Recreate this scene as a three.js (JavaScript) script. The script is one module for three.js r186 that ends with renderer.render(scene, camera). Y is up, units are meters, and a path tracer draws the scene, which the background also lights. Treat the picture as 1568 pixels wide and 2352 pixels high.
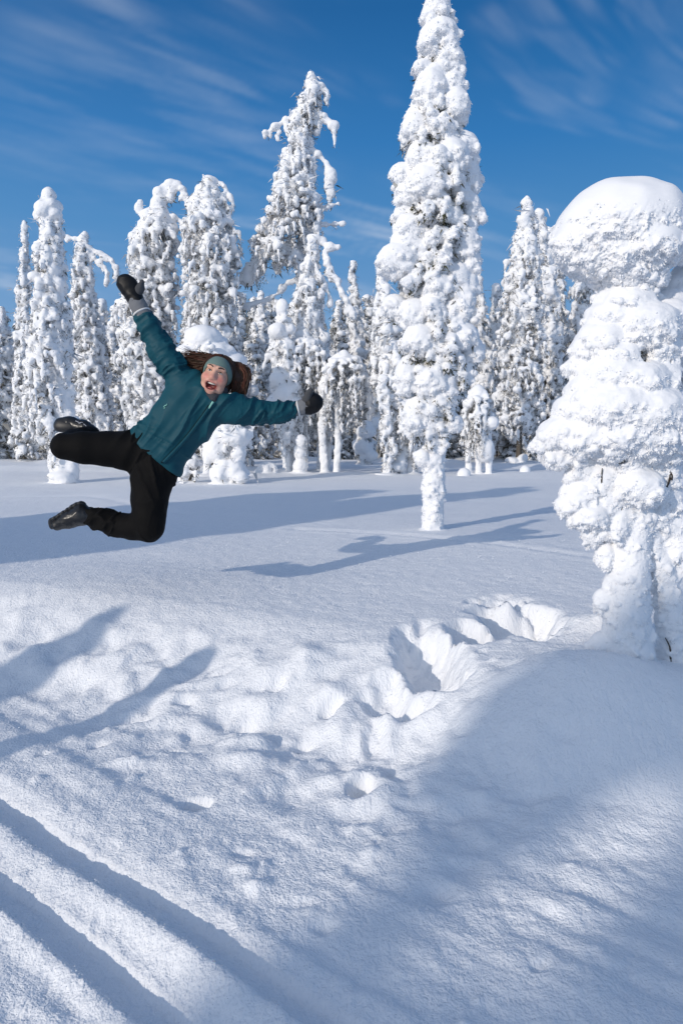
import * as THREE from 'three';
import { mergeGeometries } from 'three/addons/utils/BufferGeometryUtils.js';

// ---------------------------------------------------------------- camera, sky, sun, exposure
const scene = new THREE.Scene();
const camera = new THREE.PerspectiveCamera(73.74, 682 / 1024, 0.05, 6000);
const EYE = 1.0, PITCH = -6.4 * Math.PI / 180;
camera.position.set(0, EYE, 0);
camera.rotation.set(PITCH, 0, 0);
camera.updateMatrixWorld(true);
scene.add(camera);

const renderer = new THREE.WebGLRenderer({ antialias: true });
renderer.setSize(682, 1024);
renderer.toneMapping = THREE.LinearToneMapping;
renderer.toneMappingExposure = 1.0;
renderer.shadowMap.enabled = true;

const SUN_EL = 19.5 * Math.PI / 180, SUN_AZ = 42 * Math.PI / 180;   // behind the camera, to the left
const sunDir = new THREE.Vector3(-Math.sin(SUN_AZ) * Math.cos(SUN_EL), Math.sin(SUN_EL), Math.cos(SUN_AZ) * Math.cos(SUN_EL));
const sun = new THREE.DirectionalLight(new THREE.Color(1.0, 0.905, 0.79), 2.4);
sun.target.position.set(0, 0, -8); sun.position.copy(sunDir).multiplyScalar(60).add(sun.target.position);
sun.castShadow = true; sun.shadow.radius = 1.1; sun.shadow.mapSize.set(4096, 4096);
Object.assign(sun.shadow.camera, { left: -40, right: 40, top: 40, bottom: -40, near: 1, far: 160 });
scene.add(sun); scene.add(sun.target);

// ---------------------------------------------------------------- random numbers and noise
function rng(seed) { let s = seed >>> 0 || 1; return () => { s = (s + 0x6D2B79F5) >>> 0; let t = Math.imul(s ^ (s >>> 15), 1 | s); t = (t + Math.imul(t ^ (t >>> 7), 61 | t)) ^ t; return ((t ^ (t >>> 14)) >>> 0) / 4294967296; }; }
const NT = new Float32Array(65536); { const r = rng(7); for (let i = 0; i < 65536; i++) NT[i] = r() * 2 - 1; }
const hsh = (x, y, z) => NT[(Math.imul(x, 374761393) ^ Math.imul(y, 668265263) ^ Math.imul(z, 1274126177)) >>> 9 & 65535];
function noise(x, y, z = 0) {
  const xi = Math.floor(x), yi = Math.floor(y), zi = Math.floor(z);
  let u = x - xi, v = y - yi, w = z - zi; u = u * u * (3 - 2 * u); v = v * v * (3 - 2 * v); w = w * w * (3 - 2 * w);
  const a = hsh(xi, yi, zi), b = hsh(xi + 1, yi, zi), c = hsh(xi, yi + 1, zi), d = hsh(xi + 1, yi + 1, zi);
  const e = hsh(xi, yi, zi + 1), f = hsh(xi + 1, yi, zi + 1), g = hsh(xi, yi + 1, zi + 1), h = hsh(xi + 1, yi + 1, zi + 1);
  const p = a + (b - a) * u, q = c + (d - c) * u, r = e + (f - e) * u, s = g + (h - g) * u;
  const m = p + (q - p) * v, n = r + (s - r) * v; return m + (n - m) * w;
}
function fbm(x, y, z, o) { let s = 0, a = 0.5; for (let i = 0; i < o; i++) { s += a * noise(x, y, z); x = x * 2.03 + 17.1; y = y * 2.03 + 5.3; z = z * 2.03 + 9.7; a *= 0.5; } return s; }
const clamp = (x, a, b) => x < a ? a : x > b ? b : x;
const sstep = (a, b, x) => { const t = clamp((x - a) / (b - a), 0, 1); return t * t * (3 - 2 * t); };
const lerp = (a, b, t) => a + (b - a) * t;

// ---------------------------------------------------------------- the sky: air and thin cirrus
{
  const W = 2048, H = 1024, data = new Float32Array(W * H * 4);
  const stops = [[-1, .34, .48, .66], [0, .34, .48, .66], [4, .25, .41, .63], [10, .150, .325, .59], [16, .070, .250, .535], [22, .026, .182, .47], [30, .005, .112, .335], [50, .003, .082, .26], [90, .005, .07, .22]];
  const sd = sunDir;
  // the longer wisps of cirrus, on the cloud plane overhead: [x, distance] pairs, width, strength
  const plane = (qx, qy) => { const X = (qx - 784) / 1568, Y = (1176 - qy) / 1568, y = Y * Math.cos(PITCH) + Math.sin(PITCH), d = Math.cos(PITCH) - Y * Math.sin(PITCH), L = Math.hypot(X, y, d); return [X / (y + .06 * L), d / (y + .06 * L)]; };
  const wisps = [[[[150, -30], [300, 50], [430, 130], [585, 200]], .075, .55], [[[120, 90], [320, 165], [470, 235], [600, 300]], .10, .40], [[[60, 170], [250, 255], [420, 320], [640, 395]], .13, .36], [[[180, 330], [420, 400], [660, 470]], .17, .26], [[[500, 60], [650, 140], [760, 190]], .10, .20], [[[1190, 70], [1270, 150], [1340, 225]], .05, .30], [[[1350, -20], [1450, 110], [1580, 240]], .09, .36], [[[1000, 420], [1150, 480], [1260, 505]], .14, .20], [[[-100, 250], [100, 340], [300, 430]], .22, .26]].map(([l, w, k]) => [l.map(([a, b]) => plane(a, b)), w, k]);
  for (let j = 0; j < H; j++) for (let i = 0; i < W; i++) {
    const el = ((j + .5) / H - .5) * Math.PI, ph = ((i + .5) / W - .5) * 2 * Math.PI;
    const x = Math.cos(el) * Math.cos(ph), y = Math.sin(el), z = Math.cos(el) * Math.sin(ph), deg = el * 180 / Math.PI;
    let k = 0; while (k < stops.length - 2 && deg > stops[k + 1][0]) k++;
    const A = stops[k], B = stops[k + 1], t = clamp((deg - A[0]) / (B[0] - A[0]), 0, 1);
    let r = lerp(A[1], B[1], t), g = lerp(A[2], B[2], t), b = lerp(A[3], B[3], t);
    // the sky brightens towards the sun
    const c = x * sd.x + y * sd.y + z * sd.z, ang = Math.acos(clamp(c, -1, 1)) * 180 / Math.PI;
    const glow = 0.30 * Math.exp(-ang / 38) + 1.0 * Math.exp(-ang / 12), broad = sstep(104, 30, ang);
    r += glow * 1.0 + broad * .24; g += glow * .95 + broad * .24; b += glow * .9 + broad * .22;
    // left of the frame the air is a little duller
    // cirrus on a high plane, combed in one direction
    if (y > .01) {
      const px = x / (y + .06), pz = -z / (y + .06);
      const ca = Math.cos(.83), sa = Math.sin(.83);
      const wx = px + .45 * noise(px * .8, pz * .8, 3), wz = pz + .45 * noise(px * .8, pz * .8, 8);
      const wx2 = px + .10 * noise(px * 3, pz * 3, 21) + .04 * noise(px * 9, pz * 9, 22), wz2 = pz + .10 * noise(px * 3, pz * 3, 23) + .04 * noise(px * 9, pz * 9, 24);
      const al = wx * ca + wz * sa, ac = -wx * sa + wz * ca;
      const str = fbm(al * .8, ac * 3.4, 1.5, 5) + .6 * fbm(al * 2.6, ac * 11, 4.5, 4);
      const patch = sstep(-.26, .40, fbm(px * .9 + 4.9, pz * .9 - 3.3, 6.2, 3) + .06);
      let cl = sstep(-.02, .62, str) * (.22 + .78 * patch) * sstep(.01, .09, y) * .85;
      for (const [l, w, k] of wisps) for (let q = 0; q + 1 < l.length; q++) {
        const [ax, ay] = l[q], [bx, by] = l[q + 1], ux = bx - ax, uy = by - ay, T = clamp(((wx2 - ax) * ux + (wz2 - ay) * uy) / (ux * ux + uy * uy), 0, 1), dd = Math.hypot(wx2 - ax - T * ux, wz2 - ay - T * uy) / w; if (dd > 2.5) continue;
        cl = Math.max(cl, .62 * k * Math.exp(-dd * dd) * clamp(.5 + 1.7 * fbm(al * 3.6, ac * 19, 7.5, 5), 0, 1.3));
      }
      r = lerp(r, .62, cl * .55); g = lerp(g, .70, cl * .55); b = lerp(b, .82, cl * .55);
    }
    const o = (j * W + i) * 4; data[o] = r; data[o + 1] = g; data[o + 2] = b; data[o + 3] = 1;
  }
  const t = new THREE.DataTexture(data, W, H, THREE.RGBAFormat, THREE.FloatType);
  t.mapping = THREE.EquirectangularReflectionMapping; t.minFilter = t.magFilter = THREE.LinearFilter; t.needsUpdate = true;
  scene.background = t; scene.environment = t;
}

// ---------------------------------------------------------------- the photograph's pixels (1568 x 2352) turned into directions
const CP = Math.cos(PITCH), SP = Math.sin(PITCH);
function ray(px, py) { const x = (px - 784) / 1568, y = (1176 - py) / 1568; return [x, y * CP + SP, y * SP - CP]; }       // z of the view axis = -1
function onPlane(px, py, h) { const r = ray(px, py), t = (h - EYE) / r[1]; return [r[0] * t, r[2] * t]; }                  // where the ray meets height h: [x, z]
function atZ(px, py, z) { const r = ray(px, py), t = z / r[2]; return [r[0] * t, EYE + r[1] * t, z]; }

// ---------------------------------------------------------------- naming
const used = new Map();
function numbered(n) { const k = used.get(n) || 0; used.set(n, k + 1); return k ? n + '_' + String(k).padStart(3, '0') : n; }
function thing(name, label, category, pos = [0, 0, 0], group) { const g = new THREE.Group(); g.name = numbered(name); g.position.set(...pos); g.userData = { label, category }; if (group) g.userData.group = group; scene.add(g); return g; }
function part(name, geo, mat, parent, label) { const m = new THREE.Mesh(geo, mat); m.name = name; m.castShadow = m.receiveShadow = true; if (label) m.userData.label = label; parent.add(m); return m; }

// ---------------------------------------------------------------- materials
const rgb = (r, g, b) => new THREE.Color().setRGB(r, g, b);
const mat = (r, g, b, rough, extra = {}) => new THREE.MeshStandardMaterial({ color: rgb(r, g, b), roughness: rough, metalness: 0, ...extra });
const M = {
  snow: mat(.885, .885, .89, .95),
  needles: new THREE.MeshStandardMaterial({ vertexColors: true, roughness: .9, side: THREE.DoubleSide }),
  rime: mat(.885, .885, .89, .95, { side: THREE.DoubleSide }),
  bark: mat(.10, .085, .07, .95),
  twig: mat(.045, .035, .028, .9),
};

// ---------------------------------------------------------------- lumps: rounded shapes joined smoothly on a grid and skinned by surface nets
// a lump is [x, y, z, rx, ry, rz]; a limb is { a, b, ra, rb, flat } (flat squeezes it along z)
function skin(prims, cell, k, opt = {}) {
  const mg = 4 * k + 2 * cell; let x0 = 1e9, y0 = 1e9, z0 = 1e9, x1 = -1e9, y1 = -1e9, z1 = -1e9;
  const bb = prims.map((p) => {
    if (Array.isArray(p)) return [p[0] - p[3], p[1] - p[4], p[2] - p[5], p[0] + p[3], p[1] + p[4], p[2] + p[5]];
    const r = Math.max(p.ra, p.rb), a = p.a, b = p.b; return [Math.min(a[0], b[0]) - r, Math.min(a[1], b[1]) - r, Math.min(a[2], b[2]) - r, Math.max(a[0], b[0]) + r, Math.max(a[1], b[1]) + r, Math.max(a[2], b[2]) + r];
  });
  for (const b of bb) { x0 = Math.min(x0, b[0]); y0 = Math.min(y0, b[1]); z0 = Math.min(z0, b[2]); x1 = Math.max(x1, b[3]); y1 = Math.max(y1, b[4]); z1 = Math.max(z1, b[5]); }
  x0 -= mg; y0 -= mg; z0 -= mg; x1 += mg; y1 += mg; z1 += mg;
  const nx = Math.ceil((x1 - x0) / cell) + 1, ny = Math.ceil((y1 - y0) / cell) + 1, nz = Math.ceil((z1 - z0) / cell) + 1, sy = nx, sz = nx * ny;
  const F = new Float32Array(nx * ny * nz), ik = 1 / k;
  prims.forEach((p, n) => {
    const b = bb[n], m = 3.5 * k;
    const i0 = Math.max(0, Math.floor((b[0] - m - x0) / cell)), i1 = Math.min(nx - 1, Math.ceil((b[3] + m - x0) / cell));
    const j0 = Math.max(0, Math.floor((b[1] - m - y0) / cell)), j1 = Math.min(ny - 1, Math.ceil((b[4] + m - y0) / cell));
    const k0 = Math.max(0, Math.floor((b[2] - m - z0) / cell)), k1 = Math.min(nz - 1, Math.ceil((b[5] + m - z0) / cell));
    if (Array.isArray(p)) {
      const [cx, cy, cz, rx, ry, rz] = p, mr = Math.min(rx, ry, rz), ix = 1 / (rx * rx), iy = 1 / (ry * ry), iz = 1 / (rz * rz);
      const lim = (1 + m / mr) ** 2;
      for (let q = k0; q <= k1; q++) { const dz = z0 + q * cell - cz, ez = dz * dz * iz;
        for (let j = j0; j <= j1; j++) { const dy = y0 + j * cell - cy, ey = ez + dy * dy * iy; if (ey > lim) continue;
          for (let i = i0; i <= i1; i++) { const dx = x0 + i * cell - cx, e = ey + dx * dx * ix; if (e > lim) continue;
            F[i + j * sy + q * sz] += Math.exp(Math.min(30, (1 - Math.sqrt(e)) * mr * ik)); } } }
    } else {
      const { a, b: B, ra, rb } = p, fl = p.flat || 1, ux = B[0] - a[0], uy = B[1] - a[1], uz = (B[2] - a[2]) * fl, L2 = ux * ux + uy * uy + uz * uz + 1e-9;
      for (let q = k0; q <= k1; q++) { const dz = (z0 + q * cell - a[2]) * fl;
        for (let j = j0; j <= j1; j++) { const dy = y0 + j * cell - a[1];
          for (let i = i0; i <= i1; i++) { const dx = x0 + i * cell - a[0];
            const t = clamp((dx * ux + dy * uy + dz * uz) / L2, 0, 1), ex = dx - t * ux, ey = dy - t * uy, ez = dz - t * uz;
            const d = (Math.sqrt(ex * ex + ey * ey + ez * ez) - (ra + (rb - ra) * t)) / (fl > 1 ? Math.sqrt(fl) : 1); if (d > m) continue;
            F[i + j * sy + q * sz] += Math.exp(Math.min(30, -d * ik)); } } }
    }
  });
  for (let i = 0; i < F.length; i++) F[i] = F[i] > 1e-6 ? -k * Math.log(F[i]) : 14 * k;
  if (opt.crumb) {
    const { size, density, seed } = opt.crumb, R = rng(seed), pr = density * cell * cell / (size * size); opt.crumbs = [];
    for (let q = 1; q < nz - 1; q++) for (let j = 1; j < ny - 1; j++) for (let i = 1; i < nx - 1; i++) {
      const n = i + j * sy + q * sz; if (F[n] > 0 || F[n] < -cell) continue; if (R() > pr) continue;
      const gx = F[n + 1] - F[n - 1], g2 = F[n + sy] - F[n - sy], gz = F[n + sz] - F[n - sz], L = Math.hypot(gx, g2, gz) + 1e-9, up = g2 / L; if (gz / L < -.5 || R() < sstep(-.65, .42, up)) continue;
      const r = size * (.28 + 1.25 * R() ** 3), o = .35 * r + (up < -.1 ? .3 * r * R() : 0); opt.crumbs.push([x0 + i * cell + gx / L * o, y0 + j * cell + g2 / L * o - (up < 0 ? r * .3 * R() : 0), z0 + q * cell + gz / L * o, r * (.7 + .7 * R()), r * (.6 + .8 * R()), r * (.7 + .7 * R())]);
    }
  }
  for (const [cx, cy, cz, rx, ry, rz] of opt.crumbs || []) {   // crumbs keep their own edges
    const m = 2 * cell, i0 = Math.max(0, Math.floor((cx - rx - m - x0) / cell)), i1 = Math.min(nx - 1, Math.ceil((cx + rx + m - x0) / cell)), j0 = Math.max(0, Math.floor((cy - ry - m - y0) / cell)), j1 = Math.min(ny - 1, Math.ceil((cy + ry + m - y0) / cell)), k0 = Math.max(0, Math.floor((cz - rz - m - z0) / cell)), k1 = Math.min(nz - 1, Math.ceil((cz + rz + m - z0) / cell)), mr = Math.min(rx, ry, rz), kk = cell * 1.9;
    for (let q = k0; q <= k1; q++) for (let j = j0; j <= j1; j++) for (let i = i0; i <= i1; i++) { const e = Math.sqrt(((x0 + i * cell - cx) / rx) ** 2 + ((y0 + j * cell - cy) / ry) ** 2 + ((z0 + q * cell - cz) / rz) ** 2), d = (e - 1) * mr, n = i + j * sy + q * sz, h = Math.max(0, kk - Math.abs(d - F[n])) / kk; F[n] = Math.min(d, F[n]) - h * h * kk * .25; }
  }
  if (opt.carve) for (let q = 0, n = 0; q < nz; q++) for (let j = 0; j < ny; j++) for (let i = 0; i < nx; i++, n++) F[n] = opt.carve(x0 + i * cell, y0 + j * cell, z0 + q * cell, F[n]);
  const id = new Int32Array(F.length).fill(-1), P = [], I = [];
  const off = [0, 1, sy, sy + 1, sz, sz + 1, sz + sy, sz + sy + 1], E = [[0, 1], [2, 3], [4, 5], [6, 7], [0, 2], [1, 3], [4, 6], [5, 7], [0, 4], [1, 5], [2, 6], [3, 7]];
  for (let q = 0; q < nz - 1; q++) for (let j = 0; j < ny - 1; j++) for (let i = 0; i < nx - 1; i++) {
    const n = i + j * sy + q * sz; let mask = 0; for (let c = 0; c < 8; c++) if (F[n + off[c]] < 0) mask |= 1 << c;
    if (mask === 0 || mask === 255) continue;
    let X = 0, Y = 0, Z = 0, m = 0;
    for (const [a, b] of E) { if ((mask >> a & 1) === (mask >> b & 1)) continue; const fa = F[n + off[a]], fb = F[n + off[b]], t = fa / (fa - fb); X += lerp(a & 1, b & 1, t); Y += lerp(a >> 1 & 1, b >> 1 & 1, t); Z += lerp(a >> 2, b >> 2, t); m++; }
    id[n] = P.length / 3; P.push(x0 + (i + X / m) * cell, y0 + (j + Y / m) * cell, z0 + (q + Z / m) * cell);
  }
  for (let q = 1; q < nz - 1; q++) for (let j = 1; j < ny - 1; j++) for (let i = 1; i < nx - 1; i++) {
    const n = i + j * sy + q * sz, s = F[n] < 0;
    const quad = (a, b, c, d, f) => { if (f) I.push(a, b, c, a, c, d); else I.push(a, c, b, a, d, c); };
    if (s !== F[n + 1] < 0) quad(id[n - sy - sz], id[n - sz], id[n], id[n - sy], s);
    if (s !== F[n + sy] < 0) quad(id[n - 1 - sz], id[n - 1], id[n], id[n - sz], s);
    if (s !== F[n + sz] < 0) quad(id[n - 1 - sy], id[n - sy], id[n], id[n - 1], s);
  }
  const g = new THREE.BufferGeometry(); const pos = new Float32Array(P);
  g.setAttribute('position', new THREE.BufferAttribute(pos, 3)); g.setIndex(I);
  if (opt.move) {
    g.computeVertexNormals(); const N = g.attributes.normal.array;
    for (let i = 0; i < pos.length; i += 3) { const d = opt.move(pos[i], pos[i + 1], pos[i + 2], N[i], N[i + 1], N[i + 2]); if (typeof d === 'number') { pos[i] += N[i] * d; pos[i + 1] += N[i + 1] * d; pos[i + 2] += N[i + 2] * d; } else { pos[i] += d[0]; pos[i + 1] += d[1]; pos[i + 2] += d[2]; } }
  }
  g.computeVertexNormals(); return g;
}
// snow is smooth on top and crumbly, rimed, underneath
function crumbly(size, amp) { const f = 1 / size; return (x, y, z, a, b, c) => { const u = .30 + .70 * sstep(.5, -.4, b); return amp * u * (noise(x * f, y * f, z * f) + .9 * noise(x * f * 2.3 + 9, y * f * 2.3, z * f * 2.3)) + amp * 1.1 * noise(x * f * .28, y * f * .28, z * f * .28 + 5); }; }
const limb = (pts, r0, r1) => pts.slice(1).map((b, i) => ({ a: pts[i], b, ra: lerp(r0, r1, i / (pts.length - 1)), rb: lerp(r0, r1, (i + 1) / (pts.length - 1)) }));

// frosted needles and twigs: many thin leaf-sized faces
function tufts(list, seed, colours) {
  const r = rng(seed), P = [], C = [];
  for (const [x, y, z, s, n, pal] of list) for (let i = 0; i < n; i++) {
    const px = x + (r() - .5) * s * 1.6, py = y + (r() - .5) * s * 1.2, pz = z + (r() - .5) * s * 1.6, th = r() * 6.283, el = -1.25 + r() * 1.5, L = s * (.5 + .7 * r()), w = L * (.10 + .10 * r());
    const dx = Math.cos(th) * Math.cos(el) * L, dy = Math.sin(el) * L, dz = Math.sin(th) * Math.cos(el) * L, ps = r() * 6.283, wx = Math.cos(ps) * w, wy = (r() - .5) * w, wz = Math.sin(ps) * w;
    P.push(px - wx, py - wy, pz - wz, px + wx, py + wy, pz + wz, px + dx, py + dy, pz + dz);
    const cs = pal || colours, c = cs[Math.floor(r() * cs.length)], v = .75 + .5 * r(); for (let k = 0; k < 3; k++) C.push(c[0] * v, c[1] * v, c[2] * v);
  }
  const g = new THREE.BufferGeometry(); g.setAttribute('position', new THREE.BufferAttribute(new Float32Array(P), 3)); g.setAttribute('color', new THREE.BufferAttribute(new Float32Array(C), 3)); g.computeVertexNormals(); return g;
}
const FROST = [[.08, .078, .06], [.10, .095, .075], [.16, .155, .135], [.34, .34, .33], [.55, .56, .57], [.68, .69, .70], [.72, .72, .73]], GREEN = [[.03, .03, .012], [.045, .05, .018], [.075, .07, .025], [.03, .03, .015], [.09, .08, .04], [.40, .40, .38]];
// rime needles standing on a skin, mostly on its sides and undersides
function rime(geo, n, len, seed) {
  const r = rng(seed), p = geo.attributes.position.array, N = geo.attributes.normal.array, m = p.length / 3, P = [];
  for (let k = 0; k < n; k++) {
    const i = 3 * Math.floor(r() * m), b = N[i + 1]; if (N[i + 2] < -.55 || r() < sstep(-.3, .42, b)) continue;
    const L = len * (.4 + .9 * r() * r()), w = L * (.22 + .2 * r()), j = () => (r() - .5) * 1.3, dx = N[i] + j(), dy = b + j() - .15, dz = N[i + 2] + j(), q = L / Math.hypot(dx, dy, dz), a = r() * 6.283, wx = Math.cos(a) * w, wy = (r() - .5) * w, wz = Math.sin(a) * w, x = p[i] - N[i] * L * .2, y = p[i + 1] - b * L * .2, z = p[i + 2] - N[i + 2] * L * .2;
    P.push(x - wx, y - wy, z - wz, x + wx, y + wy, z + wz, x + dx * q, y + dy * q, z + dz * q);
  }
  const g = new THREE.BufferGeometry(); g.setAttribute('position', new THREE.BufferAttribute(new Float32Array(P), 3)); g.computeVertexNormals(); return g;
}
function tube(pts, r0, r1, seg = 7, per = 5) {
  const c = new THREE.CatmullRomCurve3(pts.map((p) => new THREE.Vector3(...p))), n = Math.max(6, Math.round(pts.length * per)), g = new THREE.TubeGeometry(c, n, 1, seg, false), P = g.attributes.position;
  for (let i = 0; i <= n; i++) { const o = c.getPointAt(i / n), rr = lerp(r0, r1, i / n); for (let j = 0; j <= seg; j++) { const q = i * (seg + 1) + j; P.setXYZ(q, o.x + (P.getX(q) - o.x) * rr, o.y + (P.getY(q) - o.y) * rr, o.z + (P.getZ(q) - o.z) * rr); } }
  g.computeVertexNormals(); return g;
}

// ---------------------------------------------------------------- the snow-covered ground: groomed ski trail, bank, open plateau
const G0 = (px, py, h) => { const [x, z] = onPlane(px, py, h); return [x, -z]; };   // [x, distance]
const holes = [   // px, py, height of the rim, radius across, radius along, depth, sharpness
  [830, 1812, -.29, .06, .08, .11, .45], [860, 1700, -.27, .05, .12, .045, .4], [442, 1838, -.30, .062, .05, .075, .45],
  [945, 1660, -.24, .07, .06, .06, .5], [895, 1770, -.28, .04, .10, .03, .3],
  [1010, 2040, -.30, .08, .06, .022, .1], [1220, 1800, -.22, .16, .04, .016, .05], [1240, 2215, -.3, .04, .025, .016, .1], [740, 2110, -.3, .05, .03, .014, .1], [690, 2060, -.3, .06, .025, .012, .1],
  [560, 1950, -.3, .05, .022, .018, .3], [100, 1735, -.3, .04, .02, .02, .3], [940, 1860, -.3, .10, .03, .012, .05], [1290, 1735, -.2, .07, .035, .014, .05],
  [640, 1560, -.16, .06, .05, .04, .3], [560, 1640, -.24, .07, .04, .035, .3], [420, 1560, -.15, .07, .04, .035, .3], [500, 1490, -.06, .09, .04, .03, .3], [300, 1600, -.2, .08, .04, .03, .3], [760, 1640, -.25, .06, .05, .05, .4], [690, 1690, -.27, .05, .035, .035, .4], [400, 1700, -.27, .06, .03, .03, .3], [230, 1690, -.27, .06, .03, .025, .3],
].map(([px, py, h, rx, ry, d, s]) => [...G0(px, py, h), rx, ry, d, s]).concat([[.43, 3.26, .18, .46, .21, .22], [1.0, 3.78, .27, .46, .26, .30], [.72, 3.52, .20, .20, .22, .35], [.20, 2.98, .13, .16, .10, .3]]);
const humps = [   // px, py, height there, radius across, radius along, rise
  [720, 1470, 0, .55, .22, .05], [250, 1345, 0, .9, .5, .05],
 [330, 1545, -.14, .1, .05, .03], [620, 1600, -.2, .09, .05, .035], [520, 1590, -.2, .1, .04, .03], [760, 1600, -.2, .08, .06, .04], [455, 1640, -.24, .1, .04, .025], [290, 1735, -.28, .07, .03, .03], [990, 1625, -.2, .05, .05, .06], [890, 1830, -.29, .05, .1, .025], [600, 1690, -.26, .12, .04, .03],
  [1065, 2335, -.3, .016, .014, .018], [1100, 2275, -.3, .010, .010, .010], [560, 1985, -.3, .05, .018, .014], [585, 2020, -.3, .045, .016, .014], [1090, 1830, -.28, .1, .05, .03],
].map(([px, py, h, rx, ry, r]) => [...G0(px, py, h), rx, ry, r]).concat([[.92, 2.68, .52, .34, .27], [1.5, 2.5, .5, .3, .06], [.99, 3.98, .12, .10, .27], [1.35, 3.5, .25, .16, .10]]);
{ // crumbs and blocks of broken crust round the hollows and prints
  const R = rng(63), near = [[.25, 2.95, .30, .22], [.6, 3.1, .25, .2], [1.0, 3.45, .4, .2], [.1, 2.6, .5, .25], [-.5, 2.7, .9, .4], [.08, 2.05, .2, .2], [-.6, 1.9, .7, .4]];
  for (let i = 0; i < 90; i++) { const [x, d, a, b] = near[i % near.length], r = .010 + .024 * R() * R(); humps.push([x + (R() + R() - 1) * a, d + (R() + R() - 1) * b, r * (1 + .6 * R()), r * (1 + .6 * R()), r * (.5 + .6 * R())]); }
}
const oldTrack = [[680, 1218], [900, 1232], [1100, 1252], [1370, 1288]].map(([a, b]) => G0(a, b, 0));
const oldTrack2 = [[-20, 1140], [200, 1142], [420, 1178]].map(([a, b]) => G0(a, b, 0));
function segDist(x, d, pts) { let m = 1e9; for (let i = 0; i + 1 < pts.length; i++) { const [ax, ay] = pts[i], [bx, by] = pts[i + 1], ux = bx - ax, uy = by - ay, t = clamp(((x - ax) * ux + (d - ay) * uy) / (ux * ux + uy * uy), 0, 1); m = Math.min(m, Math.hypot(x - ax - t * ux, d - ay - t * uy)); } return m; }
const TR = [1.108, .890];                                       // middles of the two ski tracks, measured across the trail
function groundH(x, d, fine = true) {
  const a = -.8 * x + .6 * d, p = .6 * x + .8 * d;               // along and across the trail
  const crest = 3.18 - (clamp(a, -.6, 6) - 1.4) * .26 + .10 * noise(a * 1.3, 3.3);
  const s = sstep(crest - 1.02, crest, p), far = sstep(4, 14, Math.hypot(x, d));
  let h = lerp(-.31, 0, s);
  h += .035 * noise(x * .35, d * .35, 4) * sstep(.5, 1, s) + .10 * far * fbm(x * .16, d * .16, 7, 2) + .16 * sstep(15, 20, d) * Math.max(0, noise(x * .75, d * .75, 12));
  if (Math.hypot(x, d) > 30) h += .03 * fbm(x * .1, d * .1, 1, 2);
  if (p < -2.6) h += sstep(-2.6, -3.6, p) * (.28 + .08 * noise(a * .6, p * .6, 2));   // the bank on the other side of the trail
  const near = 1 - sstep(5, 9, Math.hypot(x, d));
  if (near > 0) {
    for (const [cx, cy, rx, ry, r] of humps) { const u = (x - cx) / rx, v = (d - cy) / ry, e = u * u + v * v; if (e < 6) h += r * Math.exp(-e * 1.1); }
    for (const [cx, cy, rx, ry, dp, sh] of holes) {
      const u = (x - cx) / rx, v = (d - cy) / ry; let e = Math.sqrt(u * u + v * v); if (e > 1.9) continue;
      e += .17 * noise(x * 9, d * 9, 2) + .09 * noise(x * 21, d * 21, 5) + .05 * noise(x * 44, d * 44, 7);
      h -= dp * (1 - sstep(sh, 1.05, e));
    }
    // trampled snow between trail and plateau
    const tr = sstep(1.5, 1.95, p) * sstep(crest - .12, crest - .55, p) * sstep(1.25, .2, x) * near;
    if (tr > 0) h += tr * (.030 * noise(x * 5.2, d * 6.5, 1) + .020 * noise(x * 11, d * 13, 6) + .008 * noise(x * 24, d * 24, 3));
    // the groomed trail: streaks along it and the two ski tracks
    const tm = sstep(2.2, 1.75, p) * sstep(-2.7, -2.2, p);
    if (tm > 0) {
      h += tm * (.014 * noise(a * .9, p * 8.5, 5) + .007 * noise(a * 2.2, p * 19, 9) + .006 * noise(x * 5, d * 5, 8));
      for (const c of TR) {
        const w = .004 * noise(a * 9, c * 50) + .005 * noise(a * 3.1, c * 30), q = p - c + w; if (q < -.3 || q > .3) continue;
        const left = sstep(-.050, -.034, q - .6 * w), right = 1 - (.62 * sstep(.031, .060, q) + .38 * sstep(.058, .125, q));
        h -= .044 * left * right; h += .009 * Math.exp(-(((q + .075) / .030) ** 2));
      }
    }
  }
  const e1 = segDist(x, d, oldTrack), e2 = segDist(x, d, oldTrack2);
  if (e1 < .4) h += -.012 * Math.exp(-((e1 / .06) ** 2)) + .006 * Math.exp(-(((e1 - .16) / .06) ** 2));
  if (e2 < .5) h += -.014 * Math.exp(-((e2 / .1) ** 2));
  if (fine) { const r = Math.hypot(x, d); h += .0034 * noise(x * 21, d * 21, 1) * (r < 12 ? 1 : 0) + (r < 8 ? .0026 * noise(x * 47, d * 47, 2) + .0018 * noise(x * 95, d * 95, 8) : 0) + .007 * noise(x * 1.9, d * 2.4, 3); }
  return h;
}
const gy = (x, z) => groundH(x, -z, false);
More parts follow.
